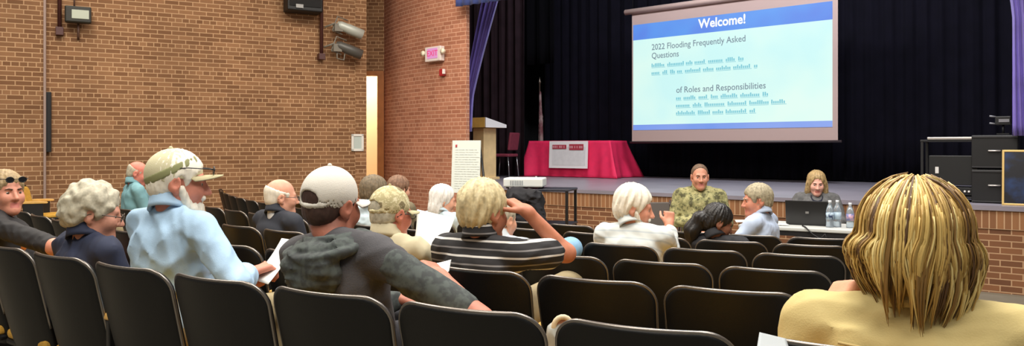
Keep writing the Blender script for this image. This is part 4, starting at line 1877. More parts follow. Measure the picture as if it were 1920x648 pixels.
for z in (.12, .20):
    b = BM()
    tube(b, [(-.07, .1, z), (-.13, .09, z + .01)], .01, 8)
    obj('thumb_screw', b, mat('plate_grey', (120, 120, 126), 0.4), lm)

# ------------------------------------------------------------------ on the left wall
RW = math.atan2(WV.y, WV.x)


def wall_thing(name, u, v, label, cat, off=0.0):
    p = wall_at(u, off)
    z = CAMZ + (HOR - v) / F * p.y
    return empty(name, (p.x, p.y, z), RW, label, cat), p.y / F


# small floodlight with its conduit
o, k = wall_thing('floodlight', 147, 31, 'small square floodlight with a pale lens high on the brick wall', 'light')
b = BM()
box(b, (0, -.16, 0), (.34, .12, .24))
obj('housing', b, mat('flood_olive', (28, 27, 18), 0.5), o, bevel=0.02)
b = BM()
box(b, (.03, -.225, .0), (.22, .012, .13))
obj('lens', b, mat('flood_lens', (180, 186, 170), 0.2), o, bevel=0.004)
b = BM()
tube(b, [(0, -.10, -.12), (0, -.08, -.30), (0, -.018, -.34)], .016, 8)
obj('bracket', b, mat('bracket_brown', (84, 58, 46), 0.5), o)
b = BM()
tube(b, [(-.05, -.12, .12), (-.05, -.12, .30), (-.05, -.014, .34)], .012, 8)
obj('cable', b, mat('bracket_brown', (84, 58, 46), 0.5), o)
pipe_m = mat('pipe_maroon', (74, 38, 34), 0.45)
o, k = wall_thing('conduit', 112, 58, 'thin maroon conduit ending in a box left of the small floodlight', 'pipe')
b = BM()
tube(b, [(0, -.05, 0), (0, -.05, 2.4)], .028, 10)
obj('pipe', b, pipe_m, o)
b = BM()
box(b, (0, -.05, -.01), (.10, .09, .12))
obj('junction_box', b, pipe_m, o, bevel=0.006)
# loudspeaker
o, k = wall_thing('wall_loudspeaker', 563, 27, 'black loudspeaker with a grey label at the top edge of the brick wall', 'loudspeaker')
b = BM()
box(b, (0, -.20, .34), (.58, .34, .68))
obj('cabinet', b, mat('speaker_black', (8, 8, 9), 0.55), o, bevel=0.02)
b = BM()
box(b, (0, -.376, .36), (.52, .014, .58))
obj('grille', b, mat('grille_black', (6, 6, 7), 0.7, bump=.5, bscale=400), o, bevel=0.004)
b = BM()
box(b, (-.10, -.388, .07), (.12, .008, .06))
obj('label_plate', b, mat('plate_silver', (150, 150, 148), 0.4), o)
# pipe with two spotlights
o, k = wall_thing('lighting_pipe', 600, 106, 'thin vertical maroon pipe beside the loudspeaker', 'pipe')
b = BM()
tube(b, [(0, -.10, 0), (0, -.10, 2.8)], .030, 10)
box(b, (0, -.08, -.01), (.10, .15, .10))
box(b, (.0, -.05, .98), (.06, .10, .05))
obj('pipe', b, pipe_m, o)
for nm, u, v, lab, rim in (('spotlight', 638, 54, 'upper grey can spotlight on an arm from the wall pipe', (178, 182, 172)), ('spotlight', 636, 91, 'lower dark can spotlight under the other spotlight', (84, 82, 77))):
    o, k = wall_thing(nm, u, v, lab, 'spotlight')
    o['group'] = 'spotlights on the wall pipe'
    RX = Matrix.Rotation(math.radians(90), 3, 'Y') @ Matrix.Rotation(math.radians(-18), 3, 'X')
    dirv = Vector((.93, -.10, -.34)).normalized()
    x_, y_ = frame_of(dirv)
    A3 = Matrix((x_, y_, dirv)).transposed()
    b = BM()
    lathe(b, [(.0, -.13), (.055, -.12), (.078, -.06), (.082, .05), (.088, .09), (.088, .34), (.08, .345), (.072, .33), (0.0, .2)], 20, (0, -.22, 0), A3)
    obj('can', b, mat('spot_can_%d' % rim[0], rim, 0.45, .2), o)
    b = BM()
    lathe(b, [(.0, .30), (.074, .30), (.075, .335), (0, .338)], 20, (0, -.22, 0), A3)
    obj('lens', b, mat('spot_lens', (20, 20, 22), 0.15), o)
    b = BM()
    c = Vector((0, -.22, 0))
    tube(b, [c + y_ * .13 + dirv * .02, c + y_ * .13 - dirv * .16, c - y_ * .13 - dirv * .16, c - y_ * .13 + dirv * .02], .012, 8)
    tube(b, [c - dirv * .16, (-.30, -.12, -.01)], .016, 8)
    box(b, (-.10, -.2, -.02), (.14, .14, .13))
    if rim[0] == 84:
        tube(b, [(-.10, -.22, -.08), (-.10, -.22, -.20), (.02, -.22, -.22), (.04, -.22, -.08)], .012, 8)
    obj('yoke', b, mat('yoke_grey', (116, 110, 98), 0.5), o)
# white notice plate
o, k = wall_thing('wall_panel', 670, 267, 'small white framed panel on the brick wall beside the doorway', 'panel')
b = BM()
for c, sz in (((-.09, -.012, 0), (.04, .024, .30)), ((.09, -.012, 0), (.04, .024, .30)), ((0, -.012, .13), (.22, .024, .04)), ((0, -.012, -.13), (.22, .024, .04))):
    box(b, c, sz)
obj('frame', b, mat('panel_white', (226, 224, 216), 0.5), o, bevel=0.004)
b = BM()
box(b, (0, -.006, 0), (.16, .012, .26))
obj('face', b, mat('panel_face', (186, 198, 192), 0.4), o)

# exit sign and fire strobe on the curved bay


def bay_at(u):
    t0 = (u - 960) / F
    best = None
    for i in range(161):
        t = i / 160
        p = B1 * (1 - t) ** 2 + ctl * 2 * t * (1 - t) + E1 * t ** 2
        dd = abs(p.x / p.y - t0)
        if best is None or dd < best[0]:
            d = (B1 * -2 * (1 - t) + ctl * 2 * (1 - 2 * t) + E1 * 2 * t).normalized()
            best = (dd, p.copy(), d)
    return best[1], best[2]


p, d = bay_at(819)
nb = Vector((d.y, -d.x, 0))
ez = CAMZ + (HOR - 102) / F * p.y
ex = empty('exit_sign', (p.x, p.y, ez), math.atan2(d.y, d.x), 'white exit sign with two small lamp heads on the curved brick wall', 'sign')
b = BM()
box(b, (0, -.05, 0), (.40, .10, .25))
obj('housing', b, mat('exit_white', (226, 214, 208), 0.5), ex, bevel=0.012)
b = BM()
box(b, (0, -.103, .01), (.26, .008, .17))
obj('face', b, emis('exit_face', (232, 150, 206), 0.9), ex)
text_mesh('lettering', 'EXIT', .135, emis('exit_letters', (232, 40, 120), 1.0), ex, basis(Vector((0, -.1075, -.035)), Vector((1, 0, 0)), Vector((0, 0, 1)), Vector((0, -1, 0))), .001, 'CENTER', .002)
for sx in (-1, 1):
    b = BM()
    lathe(b, [(0, 0), (.035, .0), (.045, .04), (.045, .06), (0, .065)], 14, (sx * .25, -.05, .03), Matrix.Rotation(math.pi / 2, 3, 'X'))
    tube(b, [(sx * .19, -.05, .03), (sx * .25, -.05, .03)], .015, 8)
    obj('lamp_head', b, mat('exit_lamp', (232, 222, 196), 0.4), ex)
p, d = bay_at(833)
sz_ = CAMZ + (HOR - 136) / F * p.y
st = empty('fire_strobe', (p.x, p.y, sz_), math.atan2(d.y, d.x), 'small red fire alarm strobe under the exit sign', 'alarm')
b = BM()
box(b, (-.02, -.03, 0), (.11, .06, .12))
obj('base', b, mat('strobe_red', (170, 40, 44), 0.4), st, bevel=0.01)
b = BM()
box(b, (.05, -.065, .01), (.035, .05, .085))
obj('flash', b, mat('strobe_lens', (236, 226, 220), 0.2), st, bevel=0.008)

# ------------------------------------------------------------------ in front of the stage
# white board on an easel
ezp = P(881, 300, 10.6)
ea = empty('display_easel', (ezp.x, ezp.y, ground(ezp.x, ezp.y)), EROT + .25, 'black easel standing behind the white notice board', 'easel')
b = BM()
tube(b, [(-.42, -.12, .0), (-.15, .02, 1.55)], .018, 8)
tube(b, [(.42, -.12, .0), (.15, .02, 1.55)], .018, 8)
tube(b, [(0, .55, .0), (0, .05, 1.5)], .018, 8)
obj('leg_frame', b, metal_m, ea)
b = BM()
box(b, (0, -.06, .60), (.62, .06, .03))
obj('tray', b, metal_m, ea)
zt, zb_ = P(881, 263, 10.6).z, P(881, 361, 10.6).z
wb = empty('notice_board', (ezp.x - N.x * .10, ezp.y - N.y * .10, zb_), EROT + .25, 'tall white notice board on an easel beside the lectern', 'board')
b = BM()
RB = Matrix.Rotation(math.radians(-4), 4, 'X')
hgt = zt - zb_
box(b, (0, .02, hgt / 2), (.44, .014, hgt), RB)
obj('board', b, mat('board_white', (222, 228, 220), 0.5), wb)
b = BM()
rnd = random.Random(8)
for i in range(17):
    z = hgt - .13 - i * .034
    x = -.17
    while x < .17:
        wd = rnd.uniform(.03, .09)
        cc = RB.to_3x3() @ Vector((min(x + wd / 2, .18), .011, z - hgt / 2)) + Vector((0, 0, hgt / 2))
        box(b, cc, (wd, .003, .006), RB)
        x += wd + .014
obj('faint_print', b, mat('print_faint', (206, 212, 205), 0.6), wb)
b = BM()
box(b, RB.to_3x3() @ Vector((-.155, .008, hgt / 2 - .075)) + Vector((0, .0, hgt / 2)), (.028, .004, .034), RB)
obj('logo_mark', b, mat('logo_red', (186, 70, 74), 0.6), wb)

# projector on a black cart
cp = P(1018, 352, 8.0)
cz = ground(cp.x, cp.y)
ct = empty('projector_cart', (cp.x, cp.y, cz), EROT + .32, 'black metal cart with two shelves carrying the projector', 'cart')
hT = cp.z - cz
for sx in (-.31, .31):
    for sy in (-.2, .2):
        b = BM()
        box(b, (sx, sy, hT / 2 + .04), (.028, .028, hT - .08))
        obj('upright', b, metal_m, ct, bevel=0.004)
hs = P(1040, 416, 8.0).z - cz
for zz in (hT, hs, .12):
    b = BM()
    box(b, (0, 0, zz - .012), (.66, .44, .024))
    obj('shelf', b, mat('cart_shelf', (44, 46, 56), 0.35), ct, bevel=0.005)
for sx in (-.31, .31):
    for sy in (-.2, .2):
        b = BM()
        lathe(b, [(0, -.015), (.045, -.013), (.05, 0), (.045, .013), (0, .015)], 14, (sx, sy, .05), Matrix.Rotation(math.pi / 2, 3, 'Y'))
        obj('caster', b, metal_m, ct)
pj = empty('projector', (cp.x - .19, cp.y - .02, cp.z + .002), EROT + .45, 'white projector on top of the black cart', 'projector')
b = BM()
box(b, (0, 0, .062), (.42, .32, .095))
obj('casing', b, mat('projector_white', (226, 230, 226), 0.4), pj, bevel=0.016, seg=3)
b = BM()
lathe(b, [(0, 0), (.05, 0), (.05, .03), (.035, .035), (0, .03)], 18, (.1, .16, .07), Matrix.Rotation(-math.pi / 2, 3, 'X'))
obj('lens', b, mat('lens_glass', (30, 34, 44), 0.1), pj)
b = BM()
for i in range(8):
    box(b, (-.13 + i * .018, -.161, .06), (.008, .006, .05))
obj('vent', b, mat('vent_grey', (140, 146, 150), 0.5), pj)
b = BM()
for sx in (-.17, .17):
    for sy in (-.12, .12):
        lathe(b, [(0, 0), (.016, 0), (.016, .018), (0, .018)], 10, (sx, sy, 0))
obj('foot', b, metal_m, pj)
# black jacket hung over the front of the cart
jc = empty('hung_jacket', (cp.x - .16, cp.y - .30, cz), EROT + .32, 'black jacket hanging from the projector cart', 'jacket')
jl = lambda x, y, z: (x, y, z)
vol('cloth', [c_((-.16, .0, hT - .06), (.08, -.03, hT - .06), .07, .07, .05), c_((-.12, -.02, hT - .1), (-.10, -.02, hT - .52), .11, .12, .06), c_((.06, -.02, hT - .1), (.12, -.02, hT - .50), .09, .11, .06)], .012,
    mat('jacket_black', (26, 26, 31), 0.85, var=.2, vscale=8), jc, wrinkles(.014, 30, 6))
vol('sleeve', [c_((.1, -.06, hT - .15), (.2, -.05, hT - .46), .05, .06, .04)], .012, mat('jacket_black', (26, 26, 31), 0.85), jc, wrinkles(.008, 40, 9))

# table of the speakers with laptop, bottles and papers
tpa, tpb = P(1384, 421, 7.75), P(1640, 434, 7.15)
TZ = FRONTZ + 0.755
tdir = (Vector((tpb.x, tpb.y, 0)) - Vector((tpa.x, tpa.y, 0)))
tl_ = tdir.length
ta = math.atan2(tdir.y, tdir.x)
td, tn = tdir.normalized(), Vector((-tdir.y, tdir.x, 0)).normalized()
tcx = (tpa.x + tpb.x) / 2 + tn.x * .31
tcy = (tpa.y + tpb.y) / 2 + tn.y * .31
sp_t = empty('folding_table', (tcx, tcy, FRONTZ), ta, 'long pale folding table in front of the stage with a laptop', 'table')
b = BM()
box(b, (0, 0, .735), (tl_, .62, .04))
obj('table_top', b, mat('table_pale', (204, 206, 202), 0.45), sp_t, bevel=0.01)
b = BM()
box(b, (0, -.28, .69), (tl_ - .04, .02, .05))
obj('apron', b, mat('apron_black', (24, 24, 26), 0.5), sp_t)
for sx in (-1, 1):
    for sy in (-1, 1):
        b = BM()
        tube(b, [(sx * (tl_ / 2 - .2), sy * .24, .715), (sx * (tl_ / 2 - .2), sy * .25, 0)], .015, 8)
        obj('leg', b, metal_m, sp_t)


def on_table(u, back):
    """table point at column u, back metres behind the front edge"""
    t = (u - 960) / F
    o0 = Vector((tpa.x, tpa.y, 0)) + tn * back
    a = (t * o0.y - o0.x) / (td.x - t * td.y)
    p = o0 + td * a
    return Vector((p.x, p.y, TZ))


p = on_table(1514, .24)
lp = empty('laptop', p, ta, 'open black laptop with its back to the seats', 'laptop')
b = BM()
box(b, (0, .13, .012), (.40, .26, .022))
obj('base', b, mat('laptop_black', (28, 28, 30), 0.4), lp, bevel=0.006)
b = BM()
RL = Matrix.Rotation(math.radians(14), 4, 'X')
box(b, (0, -.025, .135), (.42, .014, .25), RL)
o = obj('lid', b, mat('laptop_lid', (34, 33, 34), 0.35), lp, bevel=0.006)
b = BM()
box(b, (0.0, -.0345, .135), (.032, .003, .022), RL)
obj('badge', b, mat('badge_grey', (140, 138, 136), 0.4), o)
b = BM()
box(b, (0, -.016, .137), (.385, .003, .21), RL)
obj('display', b, emis('laptop_light', (150, 170, 210), 0.5), o)


def bottle(u, back, label, body, lab, h=.21, r=.032):
    p = on_table(u, back)
    o = empty('water_bottle', p, 0, label, 'bottle', 'bottles on the table')
    b = BM()
    prof = [(0, 0), (r, 0), (r * 1.02, .01), (r, .05), (r * .94, .06), (r, .07), (r, h * .62), (r * .75, h * .76), (.014, h * .86), (.014, h * .93), (0, h * .93)]
    lathe(b, prof, 18)
    obj('bottle_body', b, body, o)
    b = BM()
    lathe(b, [(r * 1.01, h * .30), (r * 1.03, h * .30), (r * 1.03, h * .56), (r * 1.01, h * .56)], 18)
    obj('wrapper', b, lab, o)
    b = BM()
    lathe(b, [(0, h * .90), (.016, h * .90), (.016, h), (0, h)], 14)
    obj('bottle_cap', b, mat('cap_white', (220, 224, 228), 0.4), o)
    return o


clearb = mat('bottle_clear', (208, 222, 232), 0.08)
clearb.node_tree.nodes['Principled BSDF'].inputs['Transmission Weight'].default_value = 0.75
bottle(1556, .16, 'clear water bottle with a dark blue wrapper beside the laptop', clearb, mat('wrap_blue', (34, 52, 92), 0.4, col2=(180, 200, 214), vscale=24), .27, .037)
bottle(1570, .22, 'clear water bottle with a pale wrapper behind the dark blue one', clearb, mat('wrap_pale', (176, 196, 210), 0.4), .27, .037)
bottle(1594, .2, 'pinkish water bottle at the right of the other bottles', clearb, mat('wrap_pink', (210, 164, 178), 0.4, col2=(110, 120, 170), vscale=24), .25, .036)
p = on_table(1462, .12)
sheet('paper_sheet', [p + Vector((-.10, -.02, .004)), p + Vector((.08, -.06, .004)), p + Vector((.14, .16, .004)), p + Vector((-.05, .20, .004))], mat('paper', (226, 228, 224), 0.6), 'white sheet lying on the table left of the laptop', bend=.003)
p = on_table(1402, .30)
sheet('paper_sheet', [p + Vector((-.14, -.05, .004)), p + Vector((.12, -.10, .004)), p + Vector((.18, .16, .004)), p + Vector((-.08, .20, .004))], mat('paper', (226, 228, 224), 0.6), 'white sheet on the left end of the table by the uniformed man', bend=.003)
# laptop cable hanging at the front
p = on_table(1535, .02)
b = BM()
q = [p + td * x + tn * (-.03 + y) + Vector((0, 0, z)) for x, y, z in ((-.16, .1, .01), (-.12, 0, .008), (-.05, -.01, -.06), (.02, -.012, -.10), (.06, -.012, -.05), (.09, -.01, -.13), (.1, .0, -.25))]
q = [x - p for x in q]
tube(b, q, .007, 6)
o = obj('power_cable', b, mat('cable_black', (18, 18, 20), 0.5))
o.location = p
finish(o, 'thin black cable hanging over the front edge of the table', 'cable')

# stacking chairs of the people at the table, one of them empty
gm = mat('chair_grey', (92, 84, 78), 0.6)


def stack_chair(x, y, yaw, label, shift=0.0):
    x, y = x + math.sin(math.radians(yaw)) * shift, y - math.cos(math.radians(yaw)) * shift
    gc = empty('stacking_chair', (x, y, ground(x, y)), math.radians(yaw), label, 'chair')
    b = BM()
    box(b, (0, -.22, .74), (.36, .03, .38), Matrix.Rotation(math.radians(10), 4, 'X'))
    obj('backrest', b, gm, gc, bevel=0.012)
    b = BM()
    box(b, (0, .0, .415), (.42, .42, .035))
    obj('seat', b, gm, gc, bevel=0.012)
    for sx in (-1, 1):
        b = BM()
        tube(b, [(sx * .195, -.27, .95), (sx * .195, -.20, .46), (sx * .21, -.24, .0)], .013, 8)
        obj('leg', b, mat('leg_brown', (52, 36, 30), 0.4), gc)
        b = BM()
        tube(b, [(sx * .20, .2, .45), (sx * .215, .24, .0)], .013, 8)
        obj('leg', b, mat('leg_brown', (52, 36, 30), 0.4), gc)


p = P(1241, 420, 8.3)
stack_chair(p.x, p.y, facing(p.x, p.y, 0, 0) + 20, 'empty grey stacking chair to the left of the man in camouflage uniform')

# cloth bag standing in the gap between two of the nearest seats
p = P(1047, 640, 2.18)
bgz = ground(p.x, p.y)
tb_ = empty('cloth_bag', (p.x, p.y, p.z - .16), 0, 'pale grey cloth bag with a beige rim between two seats of the nearest row', 'bag')
vol('bag_body', [c_((-.005, 0, .03), (.0, 0, .18), .05, .036, .03), c_((.0, .02, .03), (.01, .02, .2), .04, .026, .03)], .006, mat('bag_grey', (150, 152, 146), .9, var=.1, vscale=30), tb_, wrinkles(.004, 60, 3))
b = BM()
tube(b, [(.012 + .026 * math.cos(a), -.012, .205 + .030 * math.sin(a)) for a in [2 * math.pi * i / 18 for i in range(19)]], .008, 8)
obj('rim', b, mat('bag_rim', (206, 190, 158), .8), tb_)
b = BM()
lathe(b, [(0, -.004), (.024, -.004), (.024, .004), (0, .004)], 16, (.012, -.008, .205), Matrix.Rotation(math.pi / 2, 3, 'X'))
obj('lining', b, mat('bag_lining', (202, 150, 132), .9), tb_)

p = P(1452, 640, 1.62)
sheet('paper_sheet', [P(1418, 664, 1.56), P(1424, 622, 1.72), P(1474, 634, 1.72), P(1490, 668, 1.60)], mat('paper_grey', (150, 156, 158), .6), 'grey sheet sticking out beside the khaki jacket of the blonde woman', bend=.004)
# ------------------------------------------------------------------ people
paper_m = mat('paper', (226, 228, 224), 0.6)
white_hair = mat('hair_white', (226, 220, 204), 0.6, var=.12, vscale=40)
grey_hair = mat('hair_grey', (176, 170, 150), 0.65, var=.25, vscale=60)
sand_hair = mat('hair_sand', (196, 182, 142), 0.6, var=.25, vscale=45)
brown_hair = mat('hair_brown', (84, 62, 46), 0.6, var=.3, vscale=45)
black_hair = mat('hair_black', (26, 22, 20), 0.45, var=.3, vscale=40)
denim = mat('jeans', (74, 88, 112), 0.85, var=.15, vscale=30)
khaki = mat('khaki', (150, 136, 104), 0.85, var=.1, vscale=20)
darkp = mat('trousers_dark', (40, 40, 46), 0.85, var=.1, vscale=20)
shoe_m = mat('shoe_dark', (44, 38, 34), 0.5)
T_FAIR = ('fair', (214, 158, 130))
T_RED = ('ruddy', (204, 126, 102))
T_TAN = ('tan', (196, 134, 102))
T_BROWN = ('brown', (124, 78, 56))


def beard(f, m, long=0.012, name='beard', amp=.002):
    pr = [e_((0, .058, -.098 - long * .4), (.056, .050, .045 + long * .7), None, .02)]
    for d in (-1, 1):
        pr.append(c_((d * .068, .012, -.02), (d * .046, .045, -.092), .016, .024, .02))
    pr += [c_((-.026, .096, -.052), (.026, .096, -.052), .010, .010, .008),
           neg(e_((0, .112, -.068), (.022, .03, .007), None, .004))]
    return f.hair(name, m, pr, amp=amp, strands=40, h=.005)


# --- man in the white cap, grey hooded top
f = Fig('man from behind in a white baseball cap and dark grey hooded top', 622, 2.56, 318, row=0, sc=1.04, lean=-2, side=-5, hsx=.045, head=(-2, -6, 3), wide=.96, tone=('ruddy_dark', (176, 110, 88)), vox=.0055)
w0, e0 = f.loc(826, 520, 2.62), f.loc(902, 600, 2.42)
f.arms_from(-1, f.arm[-1][0] + np.array([-.01, .10, -.27]), f.T(-.05, .34, .30))
f.arms_from(1, e0, w0, dir=w0 - e0, nrm=(0, .3, 1), curl=35)
man_cap = f
f.body()
f.short_hair(mat('hair_cropped', (62, 40, 32), 0.7, var=.3, vscale=60), thick=.006, low=-.062, amp=.0012)
f.cap(mat('cap_white_cloth', (208, 204, 194), 0.8, bump=.15, bscale=250), tilt=8, back_hole=True, low=.004)
hood_grey = mat('hood_grey', (72, 71, 74), 0.9, var=.10, vscale=14, bump=.2, bscale=200)
heather = mat('heather_green', (58, 62, 62), 0.9, col2=(76, 83, 80), vscale=38)
o = f.top('hooded_top', hood_grey, g=0.020, sleeve=.18, amp=0.0037, freq=34, seed=4, collar=False)
for sd in (1, -1):
    sh, el, wr, sp = f.arm[sd]
    q9 = .82 if sd > 0 else 1.0
    pr = [c_(sh * .85 + el * .15, sh * (1 - q9) + el * q9, .066, .058, .02)]
    if sd < 0:
        pr.append(c_(el, wr, .056, .044, .02))
    vol('sleeve', pr, .008, heather, f.root, wrinkles(.008, 30, 11 + sd))
T = f.T
pr = []
for k, (zz, rad, ra) in enumerate(((1.045, .084, .019), (.985, .106, .021), (.915, .128, .021))):
    prev = None
    for i in range(25):
        a = math.radians(-135 + 270 * i / 24)
        lift = (.5 + .5 * math.cos(a))
        q = T(rad * math.sin(a) * 1.1, -rad * math.cos(a) * .92 - .012 * k - .02, zz + .07 * (1 - lift) * (k * .8 + .5))
        if prev is not None:
            pr.append(c_(prev, q, ra, ra, .004))
        prev = q
pr += [e_(T(-.01, -.118, .80), (.125, .052, .105), f.Tr, .012), e_(T(-.02, -.140, .73), (.085, .038, .07), f.Tr, .012), e_(T(.03, -.150, .84), (.07, .03, .05), f.Tr, .006), e_(T(-.06, -.150, .86), (.06, .03, .05), f.Tr, .006)]
pr.append(neg(e_(f.h(0, -.01, -.02), (.080, .10, .14), f.H, .01)))
vol('hood', pr, .006, heather, f.root, wrinkles(.005, 46, 21, (.35, .35, 1)))
f.legs(darkp, shoe_m)
q = f.loc(790, 490, 2.66)
sheet('paper_sheet', [P(782, 492, 2.60), P(846, 486, 2.86), P(842, 508, 2.74), P(800, 524, 2.52)], paper_m, 'white sheet in the right hand of the man in the white cap', bend=.012)

# --- bearded man in the light blue shirt
f = Fig('bearded man in a light blue shirt and a tan and green cap looking right', 334, 3.0, 284, row=0, sc=1.06, lean=3, head=(-34, -6, 0), wide=1.06, belly=.02, tone=('ruddy_c', (200, 128, 106)), vox=.0055)
el, wr = f.loc(446, 535, 2.86), f.loc(462, 512, 3.06)
f.arms_from(1, el, wr, dir=f.loc(500, 500, 3.12) - wr, nrm=(0, 0.2, 1), curl=40)
wl_ = f.loc(452, 545, 3.12)
f.arms_from(-1, f.loc(330, 560, 3.25), wl_, dir=f.loc(505, 520, 3.16) - wl_, nrm=(0, 0, -1), curl=30)
f.body()
f.eyes()
f.short_hair(white_hair, thick=.011, low=-.060, amp=.002)
beard(f, white_hair, .05)
f.cap(mat('cap_tan_cloth', (196, 190, 156), 0.85, bump=.15, bscale=250), mat('cap_brim_tan', (176, 168, 132), .85), tilt=12, low=.012, brim_tilt=-16)
RB_ = rot_x(12)
RC_ = rot_x(32)
f.hair('hat_band', mat('cap_green', (132, 134, 92), .85), [e_(RB_ @ np.array([0, -.012, .040]), (.0885, .1095, .1005), RB_), cut((0, -.012, .078), RC_ @ np.array([0, 0, 1.0]), .003), cut((0, -.012, .040), RC_ @ np.array([0, 0, -1.0]), .003),
       neg(e_(RB_ @ np.array([0, -.012, .030]), (.079, .100, .089), RB_, .004))], h=.005, amp=0)
f.glasses(mat('shades_black', (16, 16, 18), .3), dz=.058, dy=.012, name='sunglasses', dark=True)
blue_shirt = mat('shirt_light_blue', (158, 188, 214), 0.8, var=.07, vscale=12, bump=.1, bscale=200)
f.top('shirt', blue_shirt, g=0.016, sleeve=1.75, amp=0.0068, freq=28, seed=8, collar=.55, flare=.012)
f.legs(khaki, shoe_m)
sheet('paper_sheet', [P(470, 522, 3.10), P(528, 446, 3.28), P(553, 450, 3.22), P(502, 532, 3.02)], paper_m, 'white sheets held by the bearded man in the light blue shirt', bend=.012)

# --- woman with grey curls, navy jacket
f = Fig('person with grey curly hair in a navy jacket at the left', 178, 3.38, 348, row=0, sc=1.05, lean=4, head=(-34, -12, 0), wide=.98, tone=('fair_d', (190, 134, 112)))
f.body()
f.eyes()
f.hair('hair', grey_hair, [e_((0, -.024, .042), (.104, .118, .104)), e_((0, -.078, -.012), (.086, .062, .072), None, .03), cut((0, .070, .02), (0, 1, -.45), .02), neg(e_((0, .115, -.045), (.08, .085, .078), None, .01)),
       neg(e_((.10, .0, -.018), (.03, .026, .04), None, .01)), neg(e_((-.10, .0, -.018), (.03, .026, .04), None, .01))], amp=.0035, mode='curl')
f.glasses(mat('frame_thin', (70, 60, 50), .3))
f.top('jacket', mat('jacket_navy', (30, 38, 62), 0.8, var=.15, vscale=16), g=0.016, amp=0.0062, freq=32, seed=14, collar=.8)
f.legs(darkp, shoe_m)

# --- woman at the left edge turned to the right
f = Fig('woman at the left edge in a black top, face turned to the right', 12, 3.78, 322, row=0, sc=.96, lean=-2, head=(-82, 2, 0), wide=.98, twist=-25, tone=('fair_e', (206, 140, 116)))
el, wr = f.loc(106, 464, 3.72), f.loc(56, 450, 3.80)
f.arms_from(1, el, wr, nrm=(0, -1, .3), curl=30)
f.body(lips=True)
f.eyes((70, 56, 40))
f.brows(brown_hair)
hair_m = mat('hair_ash', (150, 128, 92), 0.6, var=.3, vscale=50)
f.hair('hair', hair_m, [e_((0, -.022, .040), (.090, .112, .100)), e_((0, -.075, -.03), (.078, .055, .09), None, .03), cut((0, .066, .03), (0, 1, -.5), .015), neg(e_((0, .115, -.045), (.078, .085, .085), None, .01))], amp=.003)
f.glasses(mat('shades_black', (16, 16, 18), .3), dz=.075, dy=-.0, name='sunglasses', dark=True)
f.top('top', mat('top_black', (30, 29, 31), 0.8, var=.2, vscale=16), g=0.012, sleeve=.9, amp=0.0050, freq=38, seed=24, collar=False)
f.legs(darkp, shoe_m)

# --- man in the tan camouflage cap
f = Fig('man in a tan camouflage cap and beige shirt, seen from behind', 733, 3.58, 353, row=1, sc=1.0, lean=-2, head=(-10, -8, 0), wide=1.02, tone=('ruddy', (192, 116, 94)))
el, wr = f.loc(818, 500, 3.55), f.loc(805, 470, 3.80)
f.arms_from(1, el, wr, curl=40)
f.body()
f.short_hair(grey_hair, thick=.006, low=-.050, amp=.0015)
f.cap(camo_mat('cap_camo', [(120, 108, 78), (196, 186, 148), (168, 158, 118), (206, 198, 164), (150, 140, 102)], 14), mat('cap_brim_tan', (176, 168, 132), .85), tilt=6, back_hole=True)
f.glasses(mat('shades_black', (16, 16, 18), .3))
f.top('shirt', mat('shirt_beige', (190, 180, 150), 0.85, var=.06, vscale=14), g=0.014, sleeve=1.6, amp=0.0056, freq=32, seed=31, collar=.6, flare=.008)
f.legs(khaki, shoe_m)
sheet('paper_sheet', [P(772, 470, 3.78), P(782, 392, 3.95), P(852, 408, 3.86), P(824, 462, 3.70)], paper_m, 'large white sheet read by the man in the camouflage cap', bend=.012)

# --- man in the striped shirt with a hand at his forehead
f = Fig('man in a black and white striped shirt raising a hand to his forehead', 908, 3.32, 345, row=1, sc=1.04, lean=-4, head=(-16, -6, 0), wide=1.0, belly=.02, tone=('tan', (186, 120, 92)), vox=.0055)
el, wr = f.loc(1062, 474, 3.40), f.loc(988, 396, 3.34)
f.arms_from(-1, f.arm[-1][0] + np.array([-.01, .10, -.27]), f.T(-.08, .26, .15))
f.knee = {1: f.loc(1074, 530, 3.72)}
f.arms_from(1, el, wr, dir=f.h(.055, .095, .060) - wr, nrm=f.H @ np.array([.9, .3, .2]), curl=22, thumb=1)
f.body()
f.eyes()
f.hair('hair', sand_hair, [e_((0, -.020, .044), (.094, .114, .106)), e_((0, -.066, -.016), (.074, .052, .062), None, .03), cut((0, .062, .03), (0, 1, -.5), .015), neg(e_((0, .115, -.04), (.08, .085, .085), None, .01)),
       neg(e_((.092, .006, -.018), (.026, .022, .038), None, .008)), neg(e_((-.092, .006, -.018), (.026, .022, .038), None, .008))], amp=.0045, strands=17, seed=12)
f.top('polo_shirt', stripe_mat('polo_stripes', (34, 33, 35), (206, 204, 200), .066, .13, 2, line2=(120, 118, 118)), g=0.016, sleeve=.62, amp=0.0050, freq=30, seed=37, collar=.55, flare=.012)
f.legs(khaki, shoe_m)

# --- someone hidden behind him, only shirt and knee showing
f = Fig('person in a white shirt and pale jeans mostly hidden behind the striped shirt', 938, 4.15, 372, row=2, sc=.98, lean=2, head=(-10, -8, 0), tone=T_FAIR)
f.knee = {1: f.loc(1070, 466, 4.55)}
f.body()
f.short_hair(grey_hair, thick=.010, low=-.05)
f.top('shirt', mat('shirt_chalk', (206, 214, 218), .8, var=.05, vscale=14), g=.014, amp=.005, freq=30, seed=63, collar=.5)
f.legs(mat('jeans_pale', (128, 168, 198), .85, var=.12, vscale=20), shoe_m)

